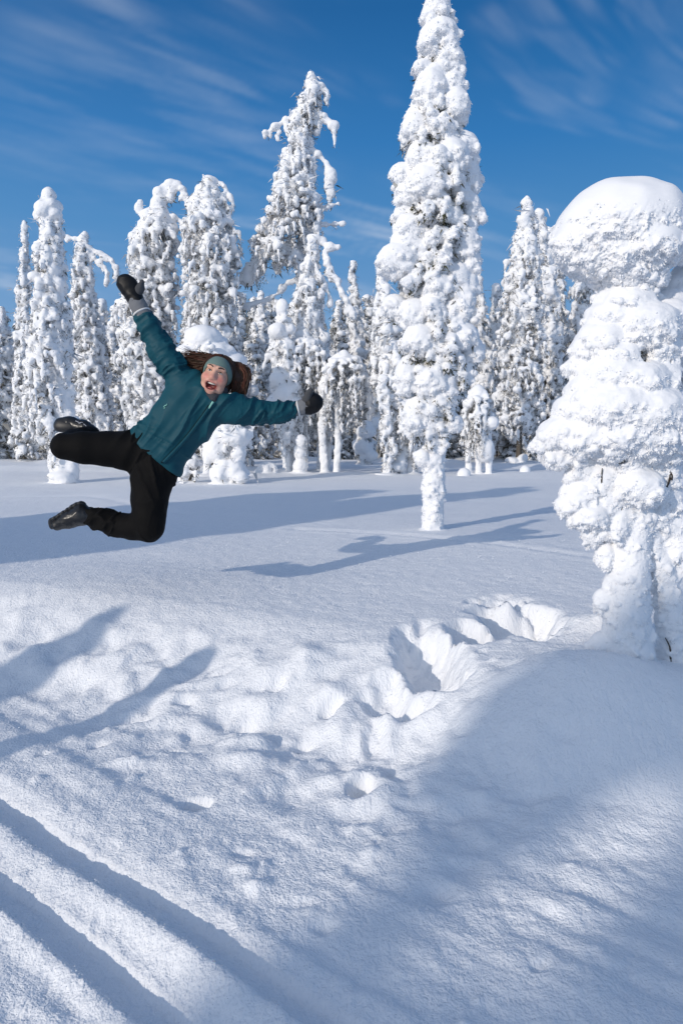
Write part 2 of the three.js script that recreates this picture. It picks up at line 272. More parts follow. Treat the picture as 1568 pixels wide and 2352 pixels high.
{ // loose ice crystals lying on the crust: tiny flat facets at all tilts
  const R = rng(404), P = [], N = 26000;
  for (let i = 0; i < N; i++) {
    const d = 1.3 / (1 - .80 * R()), x = (-.6 + 1.2 * R()) * d, y = groundH(x, d) + .0015, s = d * .0011 * (.6 + .8 * R()), ti = .7 * Math.sqrt(R()), ta = R() * 6.283;
    const n = new THREE.Vector3(Math.sin(ti) * Math.cos(ta), Math.cos(ti), Math.sin(ti) * Math.sin(ta)), a = new THREE.Vector3(n.y, -n.x, 0).normalize(), b = new THREE.Vector3().crossVectors(n, a);
    for (let k = 0; k < 3; k++) { const q = k * 2.094; P.push(x + s * (Math.cos(q) * a.x + Math.sin(q) * b.x), y + s + s * (Math.cos(q) * a.y + Math.sin(q) * b.y), -d + s * (Math.cos(q) * a.z + Math.sin(q) * b.z)); }
  }
  const g = new THREE.BufferGeometry(); g.setAttribute('position', new THREE.BufferAttribute(new Float32Array(P), 3)); g.computeVertexNormals();
  const o = new THREE.Mesh(g, mat(.88, .89, .90, .13, { side: THREE.DoubleSide })); o.name = 'ice_crystals'; o.userData = { kind: 'stuff', label: 'loose ice crystals glinting on the snow' }; o.receiveShadow = true; scene.add(o);
}
{
  const rows = [0]; for (let r = .12; r < 1.15; r *= 1.05) rows.push(r); for (let r = 1.15; r < 9; r *= 1.0047) rows.push(r); for (let r = 9; r < 50; r *= 1.008) rows.push(r); for (let r = 50; r < 4500; r *= 1.14) rows.push(r);
  const cols = []; const F = .66; for (let a = -F; a < F; a += .0047) cols.push(a); for (let a = F; a < 2 * Math.PI - F - .01; a += .055) cols.push(a);
  const n = cols.length, P = [], U = [], I = [];
  for (const r of rows) for (const a of cols) { const x = Math.sin(a) * r, d = Math.cos(a) * r; P.push(x, r > 200 ? -.2 : groundH(x, d), -d); U.push(x / .9, d / .9); }
  for (let i = 0; i + 1 < rows.length; i++) for (let j = 0; j < n; j++) { const k = (j + 1) % n, a = i * n + j, b = i * n + k, c = a + n, d = b + n; I.push(a, b, d, a, d, c); }
  const g = new THREE.BufferGeometry(); g.setAttribute('position', new THREE.BufferAttribute(new Float32Array(P), 3)); g.setAttribute('uv', new THREE.BufferAttribute(new Float32Array(U), 2)); g.setIndex(I); g.computeVertexNormals();
  if (g.attributes.normal.getY(Math.floor(rows.length / 2) * n + 10) < 0) { for (let i = 0; i < I.length; i += 3) { const t = I[i]; I[i] = I[i + 1]; I[i + 1] = t; } g.setIndex(I); g.computeVertexNormals(); }
  // grains of the snow crust, tiling every 0.9 m
  const T = 1024, D = new Uint8Array(T * T * 4), rr = rng(31), base = new Float32Array(T * T);
  const oct = (f, amp) => { const t = new Float32Array(f * f); for (let i = 0; i < f * f; i++) t[i] = rr(); for (let y = 0; y < T; y++) for (let x = 0; x < T; x++) { const u = x / T * f, v = y / T * f, x0 = Math.floor(u), y0 = Math.floor(v), x1 = (x0 + 1) % f, y1 = (y0 + 1) % f; let a = u - x0, b = v - y0; a = a * a * (3 - 2 * a); b = b * b * (3 - 2 * b); base[y * T + x] += amp * lerp(lerp(t[y0 * f + x0], t[y0 * f + x1], a), lerp(t[y1 * f + x0], t[y1 * f + x1], a), b); } };
  oct(64, .30); oct(128, .34); oct(256, .24); oct(512, .12);
  for (let i = 0; i < T * T; i++) { D[i * 4] = D[i * 4 + 1] = D[i * 4 + 2] = clamp(base[i], 0, 1) * 255; D[i * 4 + 3] = 255; }
  const tx = new THREE.DataTexture(D, T, T); tx.wrapS = tx.wrapT = THREE.RepeatWrapping; tx.magFilter = THREE.LinearFilter; tx.minFilter = THREE.LinearMipmapLinearFilter; tx.generateMipmaps = true; tx.needsUpdate = true;
  const m = mat(.88, .89, .905, .9, { bumpMap: tx, bumpScale: .006 });
  const o = new THREE.Mesh(g, m); o.name = 'snow_ground'; o.userData = { kind: 'structure', label: 'open snow field with a groomed ski trail of two tracks in front' }; o.receiveShadow = o.castShadow = true; scene.add(o);
}

// ---------------------------------------------------------------- snow-laden trees
// env: rows [y, left, right] in the photograph's pixels down the crown; base: pixel of the foot; all sizes become metres at the tree's own distance
function place(o) {
  let x, z;
  if (o.dist) { [x, , z] = atZ(o.base[0], o.base[1], -o.dist); } else { [x, z] = onPlane(o.base[0], o.base[1], 0); for (let i = 0; i < 4; i++) [x, z] = onPlane(o.base[0], o.base[1], gy(x, z)); }
  const y = gy(x, z), S = -z / 1568, L = (px, py, dz = 0) => { const w = atZ(px, py, z); return [w[0] - x, w[1] - y, dz]; };
  return { x, y, z, S, L };
}
const tri = { n: 0 }, LIGHT = [[.62, .63, .64], [.70, .705, .71], [.76, .76, .77], [.50, .50, .50]];
// openings in the snow through which the needles show: [px, py, rx, ry, z px of the floor]
function holeCarve(o, L, S, tf) {
  const h = o.holes.map(([a, b, rx, ry, z]) => { const w = L(a, b); for (let i = 0; i < 5; i++) tf.push([w[0], w[1] + (i - 2) * ry * .4 * S, z * S, rx * 1.1 * S, 16]); return [w[0], w[1], rx * S, ry * S, z * S]; });
  return (x, y, z, v) => { for (const [cx, cy, rx, ry, z0] of h) if (z > z0 - .05) { const e = Math.hypot((x - cx) / rx, (y - cy) / ry) + .3 * noise(x * 60, y * 60, 3) - 1; v = Math.max(v, Math.min(-e * Math.min(rx, ry), z - z0)); } return v; };
}
function tree(o) {
  const { x, y, z, S, L } = place(o), R = rng(o.seed), g = thing(o.name || 'snow_laden_spruce', o.label, 'tree', [x, y - .02, z], o.group);
  const s = o.clump * S, snow = [], tf = [], rows = (o.env || []).map(([py, l, r]) => { const a = L(l, py), b = L(r, py); return [a[1], (a[0] + b[0]) / 2, (b[0] - a[0]) / 2]; }).sort((a, b) => a[0] - b[0]);
  const prof = (h) => { let i = 0; while (i < rows.length - 2 && h > rows[i + 1][0]) i++; const A = rows[i], B = rows[i + 1], t = clamp((h - A[0]) / (B[0] - A[0]), 0, 1); return [lerp(A[1], B[1], t), lerp(A[2], B[2], t)]; };
  const droop = o.droop ?? .55, gap = o.gap ?? .12, stretch = o.depth ?? 1;
  const dark = o.near ? GREEN : FROST, tn = o.near ? 20 : 9;
  const blob = (bx, by, bz, r, hang = 1) => { snow.push([bx, by, bz, r * (1 + .25 * (R() - .5)), r * hang * (.86 + .2 * (R() - .5)), r * (1 + .25 * (R() - .5))]); };
  if (rows.length && o.form !== 'weeping') {
    const y0 = rows[0][0], y1 = rows[rows.length - 1][0];
    for (let h = y0; h < y1; h += s * (1.25 + .5 * R())) {
      const [c, r] = prof(h), n = clamp(Math.round(2 * Math.PI * r / (s * 2.9)), 2, 13), a0 = R() * 6.283, lvl = .74 + .36 * R();
      tf.push([c, h, 0, Math.max(.6 * r, s), tn]);
      for (let i = 0; i < n; i++) {
        const az = a0 + (i + .7 * (R() - .5)) / n * 6.283, len = Math.max(s * .4, r * lvl * (.80 + .30 * R()) - s * .30), ca = Math.cos(az), sa = Math.sin(az) * stretch;
        if (Math.sin(az) < -.62 && r > s * 2.2) continue;   // the far side is never seen
        if (R() < .07) continue;
        const st = Math.max(.18, s * 1.15 / len), topY = h + len * droop * .55;
        for (let t = .34 + .3 * R(); t <= 1.001; t += st) {
          const px = c + ca * len * t, py = topY - len * droop * t * t, pz = sa * len * t;
          tf.push([px * .93 + c * .07, py - s * .95, pz * .93, s * 1.25, tn]);
          if (R() < gap) continue;
          const rr = s * (.55 + .55 * R() + (R() < .13 ? .5 : 0)) * (o.vary ? .6 + .8 * R() : 1);
          blob(px, py, pz, rr);
          if (!o.near && pz > -r * .4) tf.push([px, py - rr * .35, pz + rr * .3, rr * 1.75, 7, LIGHT]);
          if (R() < .55) blob(px + (R() - .5) * s, py - rr * .8, pz + (R() - .5) * s, rr * .62, 1.3);
          
        }
        const m = R() < .6 ? 1 + Math.floor(R() * 3 * (o.hang ?? 1)) : 0; let hx = c + ca * len * 1.02, hy = topY - len * droop, hz = sa * len * 1.02;
        for (let k = 0; k < m; k++) { hy -= s * .85; hx += (R() - .5) * s * .5; blob(hx, hy, hz, s * (.62 - .1 * k), 1.25); tf.push([hx, hy - s * .5, hz, s * .9, tn]); }
      }
    }
    const [ct, rt] = prof(y1); blob(ct, y1 - s * .6, 0, Math.max(rt, s * .75)); blob(prof(y1 - s * 1.5)[0], y1 - s * 1.7, 0, Math.max(prof(y1 - s * 1.5)[1] * .8, s));
    // the leader under the snow
    const ax = rows.map(([h, c]) => [c, h, 0]); if (ax.length > 2) snow.push(...limb(ax.filter((_, i) => i > rows.length * .3), s * .5, s * .45));
  }
  if (o.form === 'weeping') {
    const y0 = rows[0][0], y1 = rows[rows.length - 1][0], [ct] = prof(y1), rm = Math.max(...rows.map((q) => q[2]));
    const N = o.strands || 34;
    for (let i = 0; i < N; i++) {
      const az = R() * 6.283, q = Math.sqrt((i + .5) / N), rad = rm * q, ca = Math.cos(az), sa = Math.sin(az);
      let h = y1 - (y1 - y0) * (.08 + .22 * q * q + .10 * R()) - s * R(), px = ct + ca * rad * .95, pz = sa * rad * .95 * stretch;
      const end = y0 + (y1 - y0) * (.05 + .55 * R() * (1 - .4 * q));
      const bend = [[ct + ca * rad * .15, y1 - s * (1 + R()), sa * rad * .15], [ct + ca * rad * .55, y1 - s * (.6 + R()) - (y1 - y0) * .04 * q, sa * rad * .55], [ct + ca * rad * .85, lerp(y1, h, .5), sa * rad * .85], [px, h, pz]]; snow.push(...limb(bend, s * .3, s * .3)); for (const [bx, by, bz] of bend) { if (R() < .85) blob(bx + (R() - .5) * s, by, bz, s * (.6 + .6 * R())); if (R() < .6) blob(bx + (R() - .5) * s * 2, by - s * R(), bz + (R() - .5) * s * 2, s * (.4 + .5 * R())); tf.push([bx, by - s, bz, s * 1.2, tn]); }
      while (h > end) { const rr = s * (.34 + .6 * R() * R()); if (R() > gap) blob(px, h, pz, rr, 1.2); tf.push([px, h - s * .3, pz, s * 1.1, tn]); h -= s * (.7 + .5 * R()); px += (R() - .5) * s * .75; pz += (R() - .5) * s * .75; }
    }
  }
  for (const l of o.limbs || []) {   // bare boughs carrying rolls of snow: { p: [[px, py, dz px], ...], r: px }
    const pts = l.p.map(([a, b, c = 0]) => { const w = L(a, b); return [w[0], w[1], c * S]; }), fine = [];
    const cv = new THREE.CatmullRomCurve3(pts.map((p) => new THREE.Vector3(...p))), n = Math.max(5, Math.round(cv.getLength() / (l.r * S * 1.1)));
    for (let i = 0; i <= n; i++) { const p = cv.getPointAt(i / n); fine.push([p.x, p.y, p.z]); const rr = l.r * S * (.5 + .75 * R()) * (l.taper ? lerp(1, l.taper, i / n) : 1); if (R() > .12) blob(p.x + (R() - .5) * rr * .6, p.y + rr * .15, p.z + (R() - .5) * rr, rr); if (R() < .4) blob(p.x + (R() - .5) * rr, p.y - rr * .8, p.z, rr * .5, 1.2); if (R() < .5) tf.push([p.x, p.y - rr, p.z, rr * 1.2, 6]); if (l.hang && R() < l.hang) { let hy = p.y - rr; for (let k = 0; k < 1 + R() * 3; k++) { blob(p.x + (R() - .5) * rr, hy, p.z, rr * .75, 1.3); tf.push([p.x, hy, p.z, rr * 1.3, 8]); hy -= rr * 1.1; } } }
    snow.push(...limb(fine, l.r * S * .42, l.r * S * .34 * (l.taper || 1)));
  }
  for (const b of o.blobs || []) { const w = L(b[0], b[1]); snow.push([w[0], w[1], (b[4] || 0) * S, b[2] * S, (b[3] || b[2]) * S, (b[5] || b[2]) * S]); if (b[6] !== 0 && R() < .7) tf.push([w[0], w[1] - (b[3] || b[2]) * S * .9, (b[4] || 0) * S * .8, b[2] * S * .8, 16]); }
  for (const l of o.caps || []) snow.push(...l.slice(1).map((q, i) => { const p = l[i], a = L(p[0], p[1]), b = L(q[0], q[1]); return { a: [a[0], a[1], p[2] * S], b: [b[0], b[1], q[2] * S], ra: p[3] * S, rb: q[3] * S }; }));
  // trunks: { p: [[px, py], ...], r: px, snow: px }
  for (const t of o.trunks || [{ p: [[o.base[0], o.base[1] + 2], [(o.env[0][1] + o.env[0][2]) / 2, o.env[0][0] + 20]], r: o.clump * .55 }]) {
    const pts = t.p.map(([a, b, c = 0]) => { const w = L(a, b); return [w[0], w[1], c * S]; }); pts[0][1] = Math.min(pts[0][1], -.03);
    part('trunk', tube(pts, t.r * S, t.r * S * .45), M.bark, g);
    if (t.snow) {
      const cv = new THREE.CatmullRomCurve3(pts.map((p) => new THREE.Vector3(...p))), n = Math.round(cv.getLength() / (t.snow * S * .5)) + 2, f = [];
      for (let i = 0; i <= n; i++) { const p = cv.getPointAt(Math.min(1, i / n)); f.push([p.x, p.y, p.z]); for (let q = 0; q < (o.near ? 0 : 2); q++) { const a = R() * 6.283, rr = t.snow * S * (.3 + .3 * R()); blob(p.x + Math.cos(a) * t.snow * S * .72, p.y + (R() - .5) * t.snow * S * .5, p.z + Math.sin(a) * t.snow * S * .72, rr); } }
      snow.push(...limb(f, t.snow * S * .9, t.snow * S * .75));
    }
  }
  if (o.foot !== 0) { const fr = (o.foot || o.clump * 1.6) * S; snow.push([0, 0, 0, fr * 2.1, fr * .42, fr * 1.9]); }
  const cell = (o.cell || 3.8) * S;
  const geo = skin(snow, cell, (o.k || .85) * S, { carve: o.holes && holeCarve(o, L, S, tf), crumb: o.near && { size: (o.crumb || 5) * S, density: o.crumbs ?? .5, seed: o.seed + 9 }, move: o.lump ? (() => { const c = crumbly(o.grain * S, o.rough * S), f = 1 / (26 * S), g = 1 / (60 * S); return (x, y, z, a, b, d) => c(x, y, z, a, b, d) + o.lump * S * (noise(x * f, y * f * 1.3, z * f) + 1.1 * noise(x * g, y * g * 1.3, z * g + 4)); })() : crumbly((o.grain || 3.2) * S, (o.rough || 1.1) * S) }); tri.n += geo.index.count / 3; if (globalThis.DBG) console.log(o.seed, geo.index.count / 3, snow.length);
  const load = part('snow_load', geo, M.snow, g);
  if (o.near) part('rime', rime(geo, o.spikes || 30000, (o.spike || 8) * S, o.seed + 3), M.rime, load).userData.kind = 'stuff';
  if (o.foliage !== 0 && tf.length) part('foliage', tufts(tf, o.seed + 5, dark), M.needles, g);
  if (o.twigs) { const tw = []; for (let i = 0; i < o.twigs.length; i++) { const q = o.twigs[i].map(([a, b, c]) => { const w = L(a, b); return [w[0], w[1], c * S]; }); tw.push(q); } for (const q of tw) part('twig', tube(q, .006, .002, 5), M.twig, g); }
  return g;
}

// ---- the tall spruce in the middle and its companion
tree({ seed: 101, spikes: 70000, spike: 6.5, label: 'tallest snow-laden spruce, its thick rimed trunk standing alone on the open snow', base: [993, 1215], near: true, clump: 14, vary: true, gap: .30, droop: .5, cell: 2.5, k: .9, grain: 3.0, rough: 1.0, crumb: 5, depth: .95,
  env: [[-30, 985, 1012], [10, 974, 1028], [45, 980, 1038], [80, 968, 1045], [130, 970, 1052], [160, 955, 1050], [225, 945, 1060], [275, 930, 1058], [320, 928, 1060], [360, 930, 1082], [400, 915, 1085], [450, 918, 1085], [490, 918, 1095], [540, 915, 1072], [610, 905, 1078], [680, 920, 1075], [760, 925, 1075], [820, 930, 1080], [900, 940, 1065], [960, 960, 1040], [990, 975, 1030]],
  blobs: [[1003, 18, 30, 34, 0], [985, 42, 18, 18, 10], [1012, 78, 36, 30, 8], [985, 100, 26, 34, 14], [1025, 108, 24, 30, 16], [1010, 140, 34, 26, -10], [968, 160, 22, 17, 14], [1038, 155, 20, 20, 12], [985, 215, 36, 42, 22], [1035, 200, 32, 36, 6], [1040, 250, 32, 36, 24], [950, 300, 30, 32, 20], [995, 300, 26, 26, 30], [1020, 320, 22, 24, 30],
    [1062, 338, 34, 34, 6], [1028, 372, 40, 42, 32], [968, 372, 38, 40, 26], [920, 398, 26, 20, 14], [978, 432, 48, 40, 36], [928, 452, 24, 26, 22], [1066, 400, 36, 44, -6], [1050, 445, 26, 24, 20], [1078, 470, 22, 24, 12], [1096, 490, 16, 18, 10], [1000, 470, 24, 30, 36], [1028, 500, 28, 30, 30], [940, 530, 36, 34, 26], [920, 490, 16, 20, 20],
    [912, 600, 46, 38, 30, 40], [950, 625, 22, 26, 30], [935, 560, 40, 36, 20], [1062, 560, 34, 40, 18], [1078, 600, 22, 26, 20], [1045, 640, 30, 36, 24], [1070, 655, 24, 30, 18], [1056, 690, 26, 40, 30], [1038, 740, 22, 30, 30], [985, 700, 26, 40, 30], [945, 720, 32, 34, 26], [905, 700, 28, 26, 10], [960, 780, 38, 36, 34], [1055, 770, 38, 30, 22], [1080, 800, 28, 30, 10], [1010, 790, 26, 36, 34], [930, 860, 26, 40, 28], [985, 870, 38, 34, 34], [1060, 850, 24, 36, 10], [1015, 900, 30, 50, 26], [975, 930, 26, 24, 28], [950, 950, 28, 44, 20], [1038, 968, 22, 21, 20, 22, 0], [1000, 970, 30, 30, 8], [968, 1045, 16, 20, 14]],
  trunks: [{ p: [[993, 1218], [997, 1050], [1005, 900], [1010, 700], [1006, 400], [1003, 60]], r: 17, snow: 26 }], foot: 18,
  twigs: [[[955, 478, 52], [968, 492, 55], [985, 512, 52]], [[962, 490, 55], [950, 512, 55], [948, 520, 55]], [[968, 480, 55], [975, 500, 55], [978, 525, 55]], [[944, 505, 54], [960, 498, 57], [972, 486, 55]], [[1046, 905, 40], [1052, 890, 44], [1058, 878, 44]], [[985, 1055 - 150, 45], [990, 890, 48], [992, 880, 46]]] });
tree({ seed: 102, label: 'snow-laden spruce on two thin trunks, close left of the tallest spruce', base: [942, 1088], clump: 8.5, gap: .08, vary: true, env: [[600, 868, 884], [650, 862, 892], [700, 858, 915], [760, 850, 935], [820, 852, 955], [900, 862, 975], [970, 880, 985], [1010, 890, 970], [1035, 905, 960]], droop: .7, hang: 1.6,
  trunks: [{ p: [[945, 1090], [944, 1020], [920, 800]], r: 6, snow: 10 }, { p: [[922, 1082, 10], [918, 1020, 6], [910, 850]], r: 5, snow: 8 }], blobs: [[905, 1070, 16, 12, 30], [918, 1060, 12, 22, 24]] });

// ---- left of the picture
tree({ seed: 111, label: 'broad snow-laden spruce at far left with knobbly tip and thick white trunk', base: [150, 1108], clump: 9, gap: .13, droop: .6, hang: 1.4, vary: true, env: [[432, 107, 117], [450, 92, 130], [475, 84, 140], [500, 92, 146], [530, 86, 148], [580, 76, 152], [640, 78, 158], [720, 68, 163], [800, 62, 163], [880, 56, 166], [950, 58, 168], [1000, 92, 175], [1030, 112, 182]],
  blobs: [[112, 445, 14, 16, 0], [108, 478, 24, 18, 6], [130, 492, 16, 14, 8], [98, 575, 14, 12, 22], [92, 640, 15, 12, 26], [150, 1090, 34, 14, 12], [160, 1100, 22, 10, 22], [132, 1060, 18, 30, 8], [168, 1080, 18, 20, 8]], trunks: [{ p: [[150, 1110], [150, 980], [120, 700], [112, 470]], r: 14, snow: 26 }], foot: 20 });
tree({ seed: 112, label: 'slim snowy spire of a spruce behind the broad spruce at far left', base: [58, 1060], clump: 6, gap: .3, droop: .6, env: [[506, 53, 60], [540, 48, 66], [600, 44, 70], [680, 38, 74], [760, 34, 76], [840, 30, 80], [920, 28, 84], [1000, 26, 90], [1035, 30, 88]] });
tree({ seed: 113, cell: 3.7, label: 'shaded frosted spruce cut by the left edge of the picture', base: [4, 1052], clump: 6.5, gap: .3, droop: .6, env: [[706, 2, 12], [740, -12, 22], [800, -24, 34], [870, -34, 42], [950, -40, 46], [1020, -40, 48], [1040, -36, 44]] });
tree({ seed: 114, label: 'shaded spruce with a bent bough arching right from its top, beside the broad spruce', base: [212, 1066], clump: 6.5, gap: .3, droop: .6, env: [[532, 188, 202], [565, 172, 208], [600, 164, 212], [680, 160, 225], [760, 162, 240], [840, 168, 252], [920, 172, 260], [1000, 176, 262], [1035, 180, 255]],
  limbs: [{ p: [[195, 555], [178, 548], [156, 545]], r: 7 }, { p: [[196, 562], [225, 578], [252, 592], [268, 612], [270, 632]], r: 6, hang: .4 }, { p: [[205, 580], [228, 602], [246, 622], [244, 645]], r: 5, hang: .6 }], blobs: [[236, 962, 14, 16, 16], [228, 985, 16, 14, 18], [240, 990, 12, 12, 20]] });
tree({ seed: 115, cell: 3.7, label: 'wide dark frosted spruce in the shade behind the raised arm', base: [262, 1050], clump: 6.5, gap: .42, droop: .6, env: [[690, 222, 246], [740, 214, 262], [800, 205, 280], [880, 205, 300], [960, 210, 310], [1025, 214, 312]] });
tree({ seed: 116, label: 'spruce whose heavy top bends over to the right in a hook, above the jumping person', base: [335, 1070], clump: 8, gap: .14, droop: .75, hang: 2, vary: true, env: [[452, 352, 378], [480, 330, 392], [510, 315, 405], [545, 298, 412], [590, 292, 412], [640, 282, 410], [700, 268, 410], [760, 266, 402], [840, 280, 392], [920, 290, 380], [985, 300, 370]],
  limbs: [{ p: [[352, 470], [372, 436], [395, 422], [416, 432], [432, 452], [440, 478]], r: 13, taper: .75, hang: .7 }, { p: [[330, 500], [318, 478], [324, 462]], r: 9 }, { p: [[300, 690], [272, 690], [258, 710]], r: 9, hang: .5 }, { p: [[400, 500], [420, 508], [428, 530]], r: 8, hang: .5 }], trunks: [{ p: [[335, 1073], [332, 900], [350, 600], [360, 480]], r: 6, snow: 9 }] });
tree({ seed: 117, label: 'round-topped drooping spruce right of the hooked one, directly above the head', base: [488, 1072], clump: 7.5, gap: .2, droop: .8, hang: 2, vary: true, env: [[410, 468, 492], [430, 452, 512], [460, 440, 524], [500, 424, 540], [560, 412, 556], [620, 415, 556], [690, 420, 552], [760, 430, 560], [840, 440, 575], [920, 450, 590], [1000, 460, 590], [1035, 470, 580]],
  limbs: [{ p: [[485, 412], [506, 418], [524, 440], [536, 470]], r: 8, hang: .3, taper: .7 }, { p: [[474, 418], [455, 440], [446, 470]], r: 9, hang: .4 }] });
tree({ seed: 118, name: 'snowy_bush', label: 'low domed tree under a smooth snow cap, right behind the head', base: [476, 1092], clump: 10, gap: .05, form: 'weeping', strands: 40, env: [[762, 448, 502], [790, 428, 535], [830, 420, 560], [900, 418, 572], [980, 425, 575], [1030, 440, 570]], blobs: [[470, 778, 42, 30, 14], [500, 812, 46, 26, 12], [440, 815, 34, 24, 18], [535, 830, 34, 22, 10]], trunks: [{ p: [[476, 1094], [474, 950], [472, 800]], r: 6, snow: 9 }] });
tree({ seed: 119, name: 'snowy_bush', label: 'young lumpy snow-laden tree under the stretched arm, thick snow down to the ground', base: [522, 1110], clump: 11, gap: .03, vary: true, droop: .5, env: [[885, 530, 556], [920, 520, 580], [960, 500, 590], [1000, 488, 575], [1040, 492, 568], [1085, 490, 565]], blobs: [[508, 1085, 24, 26, 18], [540, 1078, 26, 28, 12], [500, 1020, 30, 40, 6], [545, 1000, 34, 26, 14], [480, 1040, 14, 26, 6], [552, 1030, 16, 30, 14], [545, 900, 20, 20, 6], [552, 872, 18, 16, 4]], foot: 22 });
// ---- middle, left of the tallest spruce
tree({ seed: 121, label: 'tall spruce with drooping arms and bare snowy boughs to its right, left of the tallest', base: [700, 1072], clump: 7.5, gap: .13, droop: .9, hang: 2.2, vary: true, env: [[168, 708, 720], [190, 692, 738], [225, 680, 744], [265, 668, 730], [300, 660, 722], [340, 652, 722], [370, 628, 728], [410, 618, 738], [450, 608, 740], [490, 595, 742], [530, 580, 722], [570, 576, 718], [600, 575, 700]],
  limbs: [{ p: [[690, 262], [662, 272], [636, 288], [610, 306]], r: 10, taper: .8, hang: .4 }, { p: [[728, 192], [748, 205], [750, 230]], r: 10, hang: .3 }, { p: [[722, 255], [748, 272], [766, 298], [768, 330]], r: 11, hang: .2 }, { p: [[720, 345], [748, 372], [758, 410], [756, 440]], r: 11, hang: .3 }, { p: [[705, 492], [740, 478], [782, 464]], r: 6 }, { p: [[700, 512], [742, 514], [787, 512]], r: 7 }, { p: [[600, 585], [575, 615], [566, 645]], r: 16, taper: .8 }, { p: [[640, 570], [632, 600], [636, 625]], r: 9, hang: .5 }, { p: [[688, 640], [662, 648], [640, 672], [600, 690], [565, 705]], r: 8 }, { p: [[690, 590], [660, 600], [640, 606]], r: 7 }],
  trunks: [{ p: [[700, 1075], [692, 850], [688, 640], [700, 400], [714, 200]], r: 6, snow: 8 }] });
tree({ seed: 122, label: 'leaning spruce with a thick looped bough hanging from its top, before the tall drooping spruce', base: [736, 1080], clump: 7.5, gap: .12, droop: .85, hang: 2, vary: true, env: [[540, 708, 728], [570, 702, 734], [610, 690, 738], [660, 676, 742], [720, 668, 750], [780, 662, 760], [850, 670, 770], [930, 690, 768], [990, 705, 762]],
  limbs: [{ p: [[715, 545], [735, 548], [752, 566], [774, 568]], r: 11 }, { p: [[745, 575], [756, 610], [776, 650], [796, 690], [812, 730]], r: 9, hang: .5 }, { p: [[735, 640], [752, 668], [760, 700]], r: 8 }], trunks: [{ p: [[736, 1083], [738, 980], [720, 750], [714, 560]], r: 6, snow: 9 }, { p: [[752, 1080, 8], [756, 1000, 6], [740, 880]], r: 5, snow: 7 }] });
tree({ seed: 123, label: 'slender snowy spire of a spruce between the tall drooping spruce and the tallest one', base: [828, 1052], clump: 6.5, gap: .22, droop: .6, vary: true, env: [[600, 804, 820], [630, 794, 824], [680, 796, 830], [740, 798, 836], [800, 800, 842], [880, 806, 850], [950, 808, 852], [1020, 812, 850]] });
tree({ seed: 124, name: 'snowy_weeping_tree', label: 'weeping tree like a white dome of hanging snow strings, left of the black mitten', base: [690, 1082], form: 'weeping', clump: 5.6, gap: .08, strands: 95, env: [[768, 680, 724], [800, 650, 752], [860, 642, 762], [940, 645, 770], [1000, 655, 770], [1040, 660, 765]], trunks: [{ p: [[668, 1080], [672, 980], [690, 820]], r: 5, snow: 8 }, { p: [[700, 1082, 8], [702, 1000, 8], [700, 840]], r: 4, snow: 6 }] });
tree({ seed: 125, name: 'snowy_weeping_tree', label: 'tree bent over in an arch of hanging snow strings, right of the black mitten', base: [744, 1086], form: 'weeping', clump: 6, gap: .08, strands: 60, env: [[812, 778, 806], [840, 752, 836], [890, 738, 850], [960, 735, 852], [1010, 738, 848]],
  limbs: [{ p: [[738, 960], [740, 890], [756, 838], [790, 812], [822, 828], [842, 868], [850, 930]], r: 10, hang: .3 }], trunks: [{ p: [[746, 1088], [740, 1000], [742, 900]], r: 5, snow: 9 }, { p: [[772, 1084, 10], [776, 1010, 8], [775, 900]], r: 5, snow: 8 }] });
tree({ seed: 126, label: 'small snowy spire rising behind the bent arch tree', base: [778, 1050], clump: 6, gap: .16, droop: .5, env: [[730, 770, 782], [760, 764, 790], [800, 760, 796], [860, 756, 800], [940, 754, 804], [1020, 754, 804]] });
tree({ seed: 127, label: 'lumpy small spruce with big round snow balls, above the stretched sleeve', base: [652, 1084], clump: 9.5, gap: .05, droop: .6, vary: true, env: [[692, 640, 656], [720, 634, 664], [755, 620, 680], [800, 622, 676], [860, 624, 682], [920, 626, 690], [980, 630, 690], [1020, 640, 680]], blobs: [[638, 760, 22, 18, 12], [648, 706, 15, 20, 4], [640, 870, 20, 18, 16], [672, 890, 20, 16, 16], [655, 905, 22, 22, 22], [630, 925, 18, 20, 14], [680, 925, 18, 18, 14]],
  limbs: [{ p: [[632, 760], [622, 790], [612, 820], [604, 850]], r: 10, hang: .3 }], trunks: [{ p: [[660, 1086], [656, 1000], [648, 760]], r: 6, snow: 11 }] });
tree({ seed: 128, name: 'snowy_bush', label: 'round dome of snow-covered sapling standing before the dark gap left of the tallest spruce', base: [840, 1066], clump: 8, gap: .05, env: [[972, 828, 852], [990, 816, 862], [1020, 812, 866], [1050, 814, 860]], blobs: [[840, 990, 24, 16, 8], [832, 1025, 22, 18, 12], [850, 1045, 18, 14, 14], [862, 970, 16, 14, -8]] });
tree({ seed: 129, label: 'small narrow snow-laden spruce between the round sapling and the two thin trunks', base: [886, 1090], clump: 8, gap: .05, vary: true, env: [[862, 868, 890], [890, 862, 898], [930, 866, 902], [980, 870, 906], [1030, 872, 908], [1070, 876, 904]], foot: 14 });
tree({ seed: 130, name: 'snowy_bush', label: 'short snow stump tapering like a skittle below the stretched arm', base: [690, 1086], clump: 9, gap: .02, env: [[1000, 684, 700], [1025, 676, 706], [1050, 680, 702], [1072, 676, 704]], blobs: [[692, 1012, 14, 16, 8], [690, 1040, 14, 16, 8], [690, 1068, 18, 18, 6]] });
tree({ seed: 131, name: 'snowy_bush', label: 'small arch of bent snow-covered twigs on the snow below the sleeve', base: [612, 1086], clump: 7, gap: .9, env: [[1068, 600, 622], [1080, 596, 628]], limbs: [{ p: [[592, 1086], [600, 1070], [614, 1064], [628, 1072], [634, 1086]], r: 8 }] });
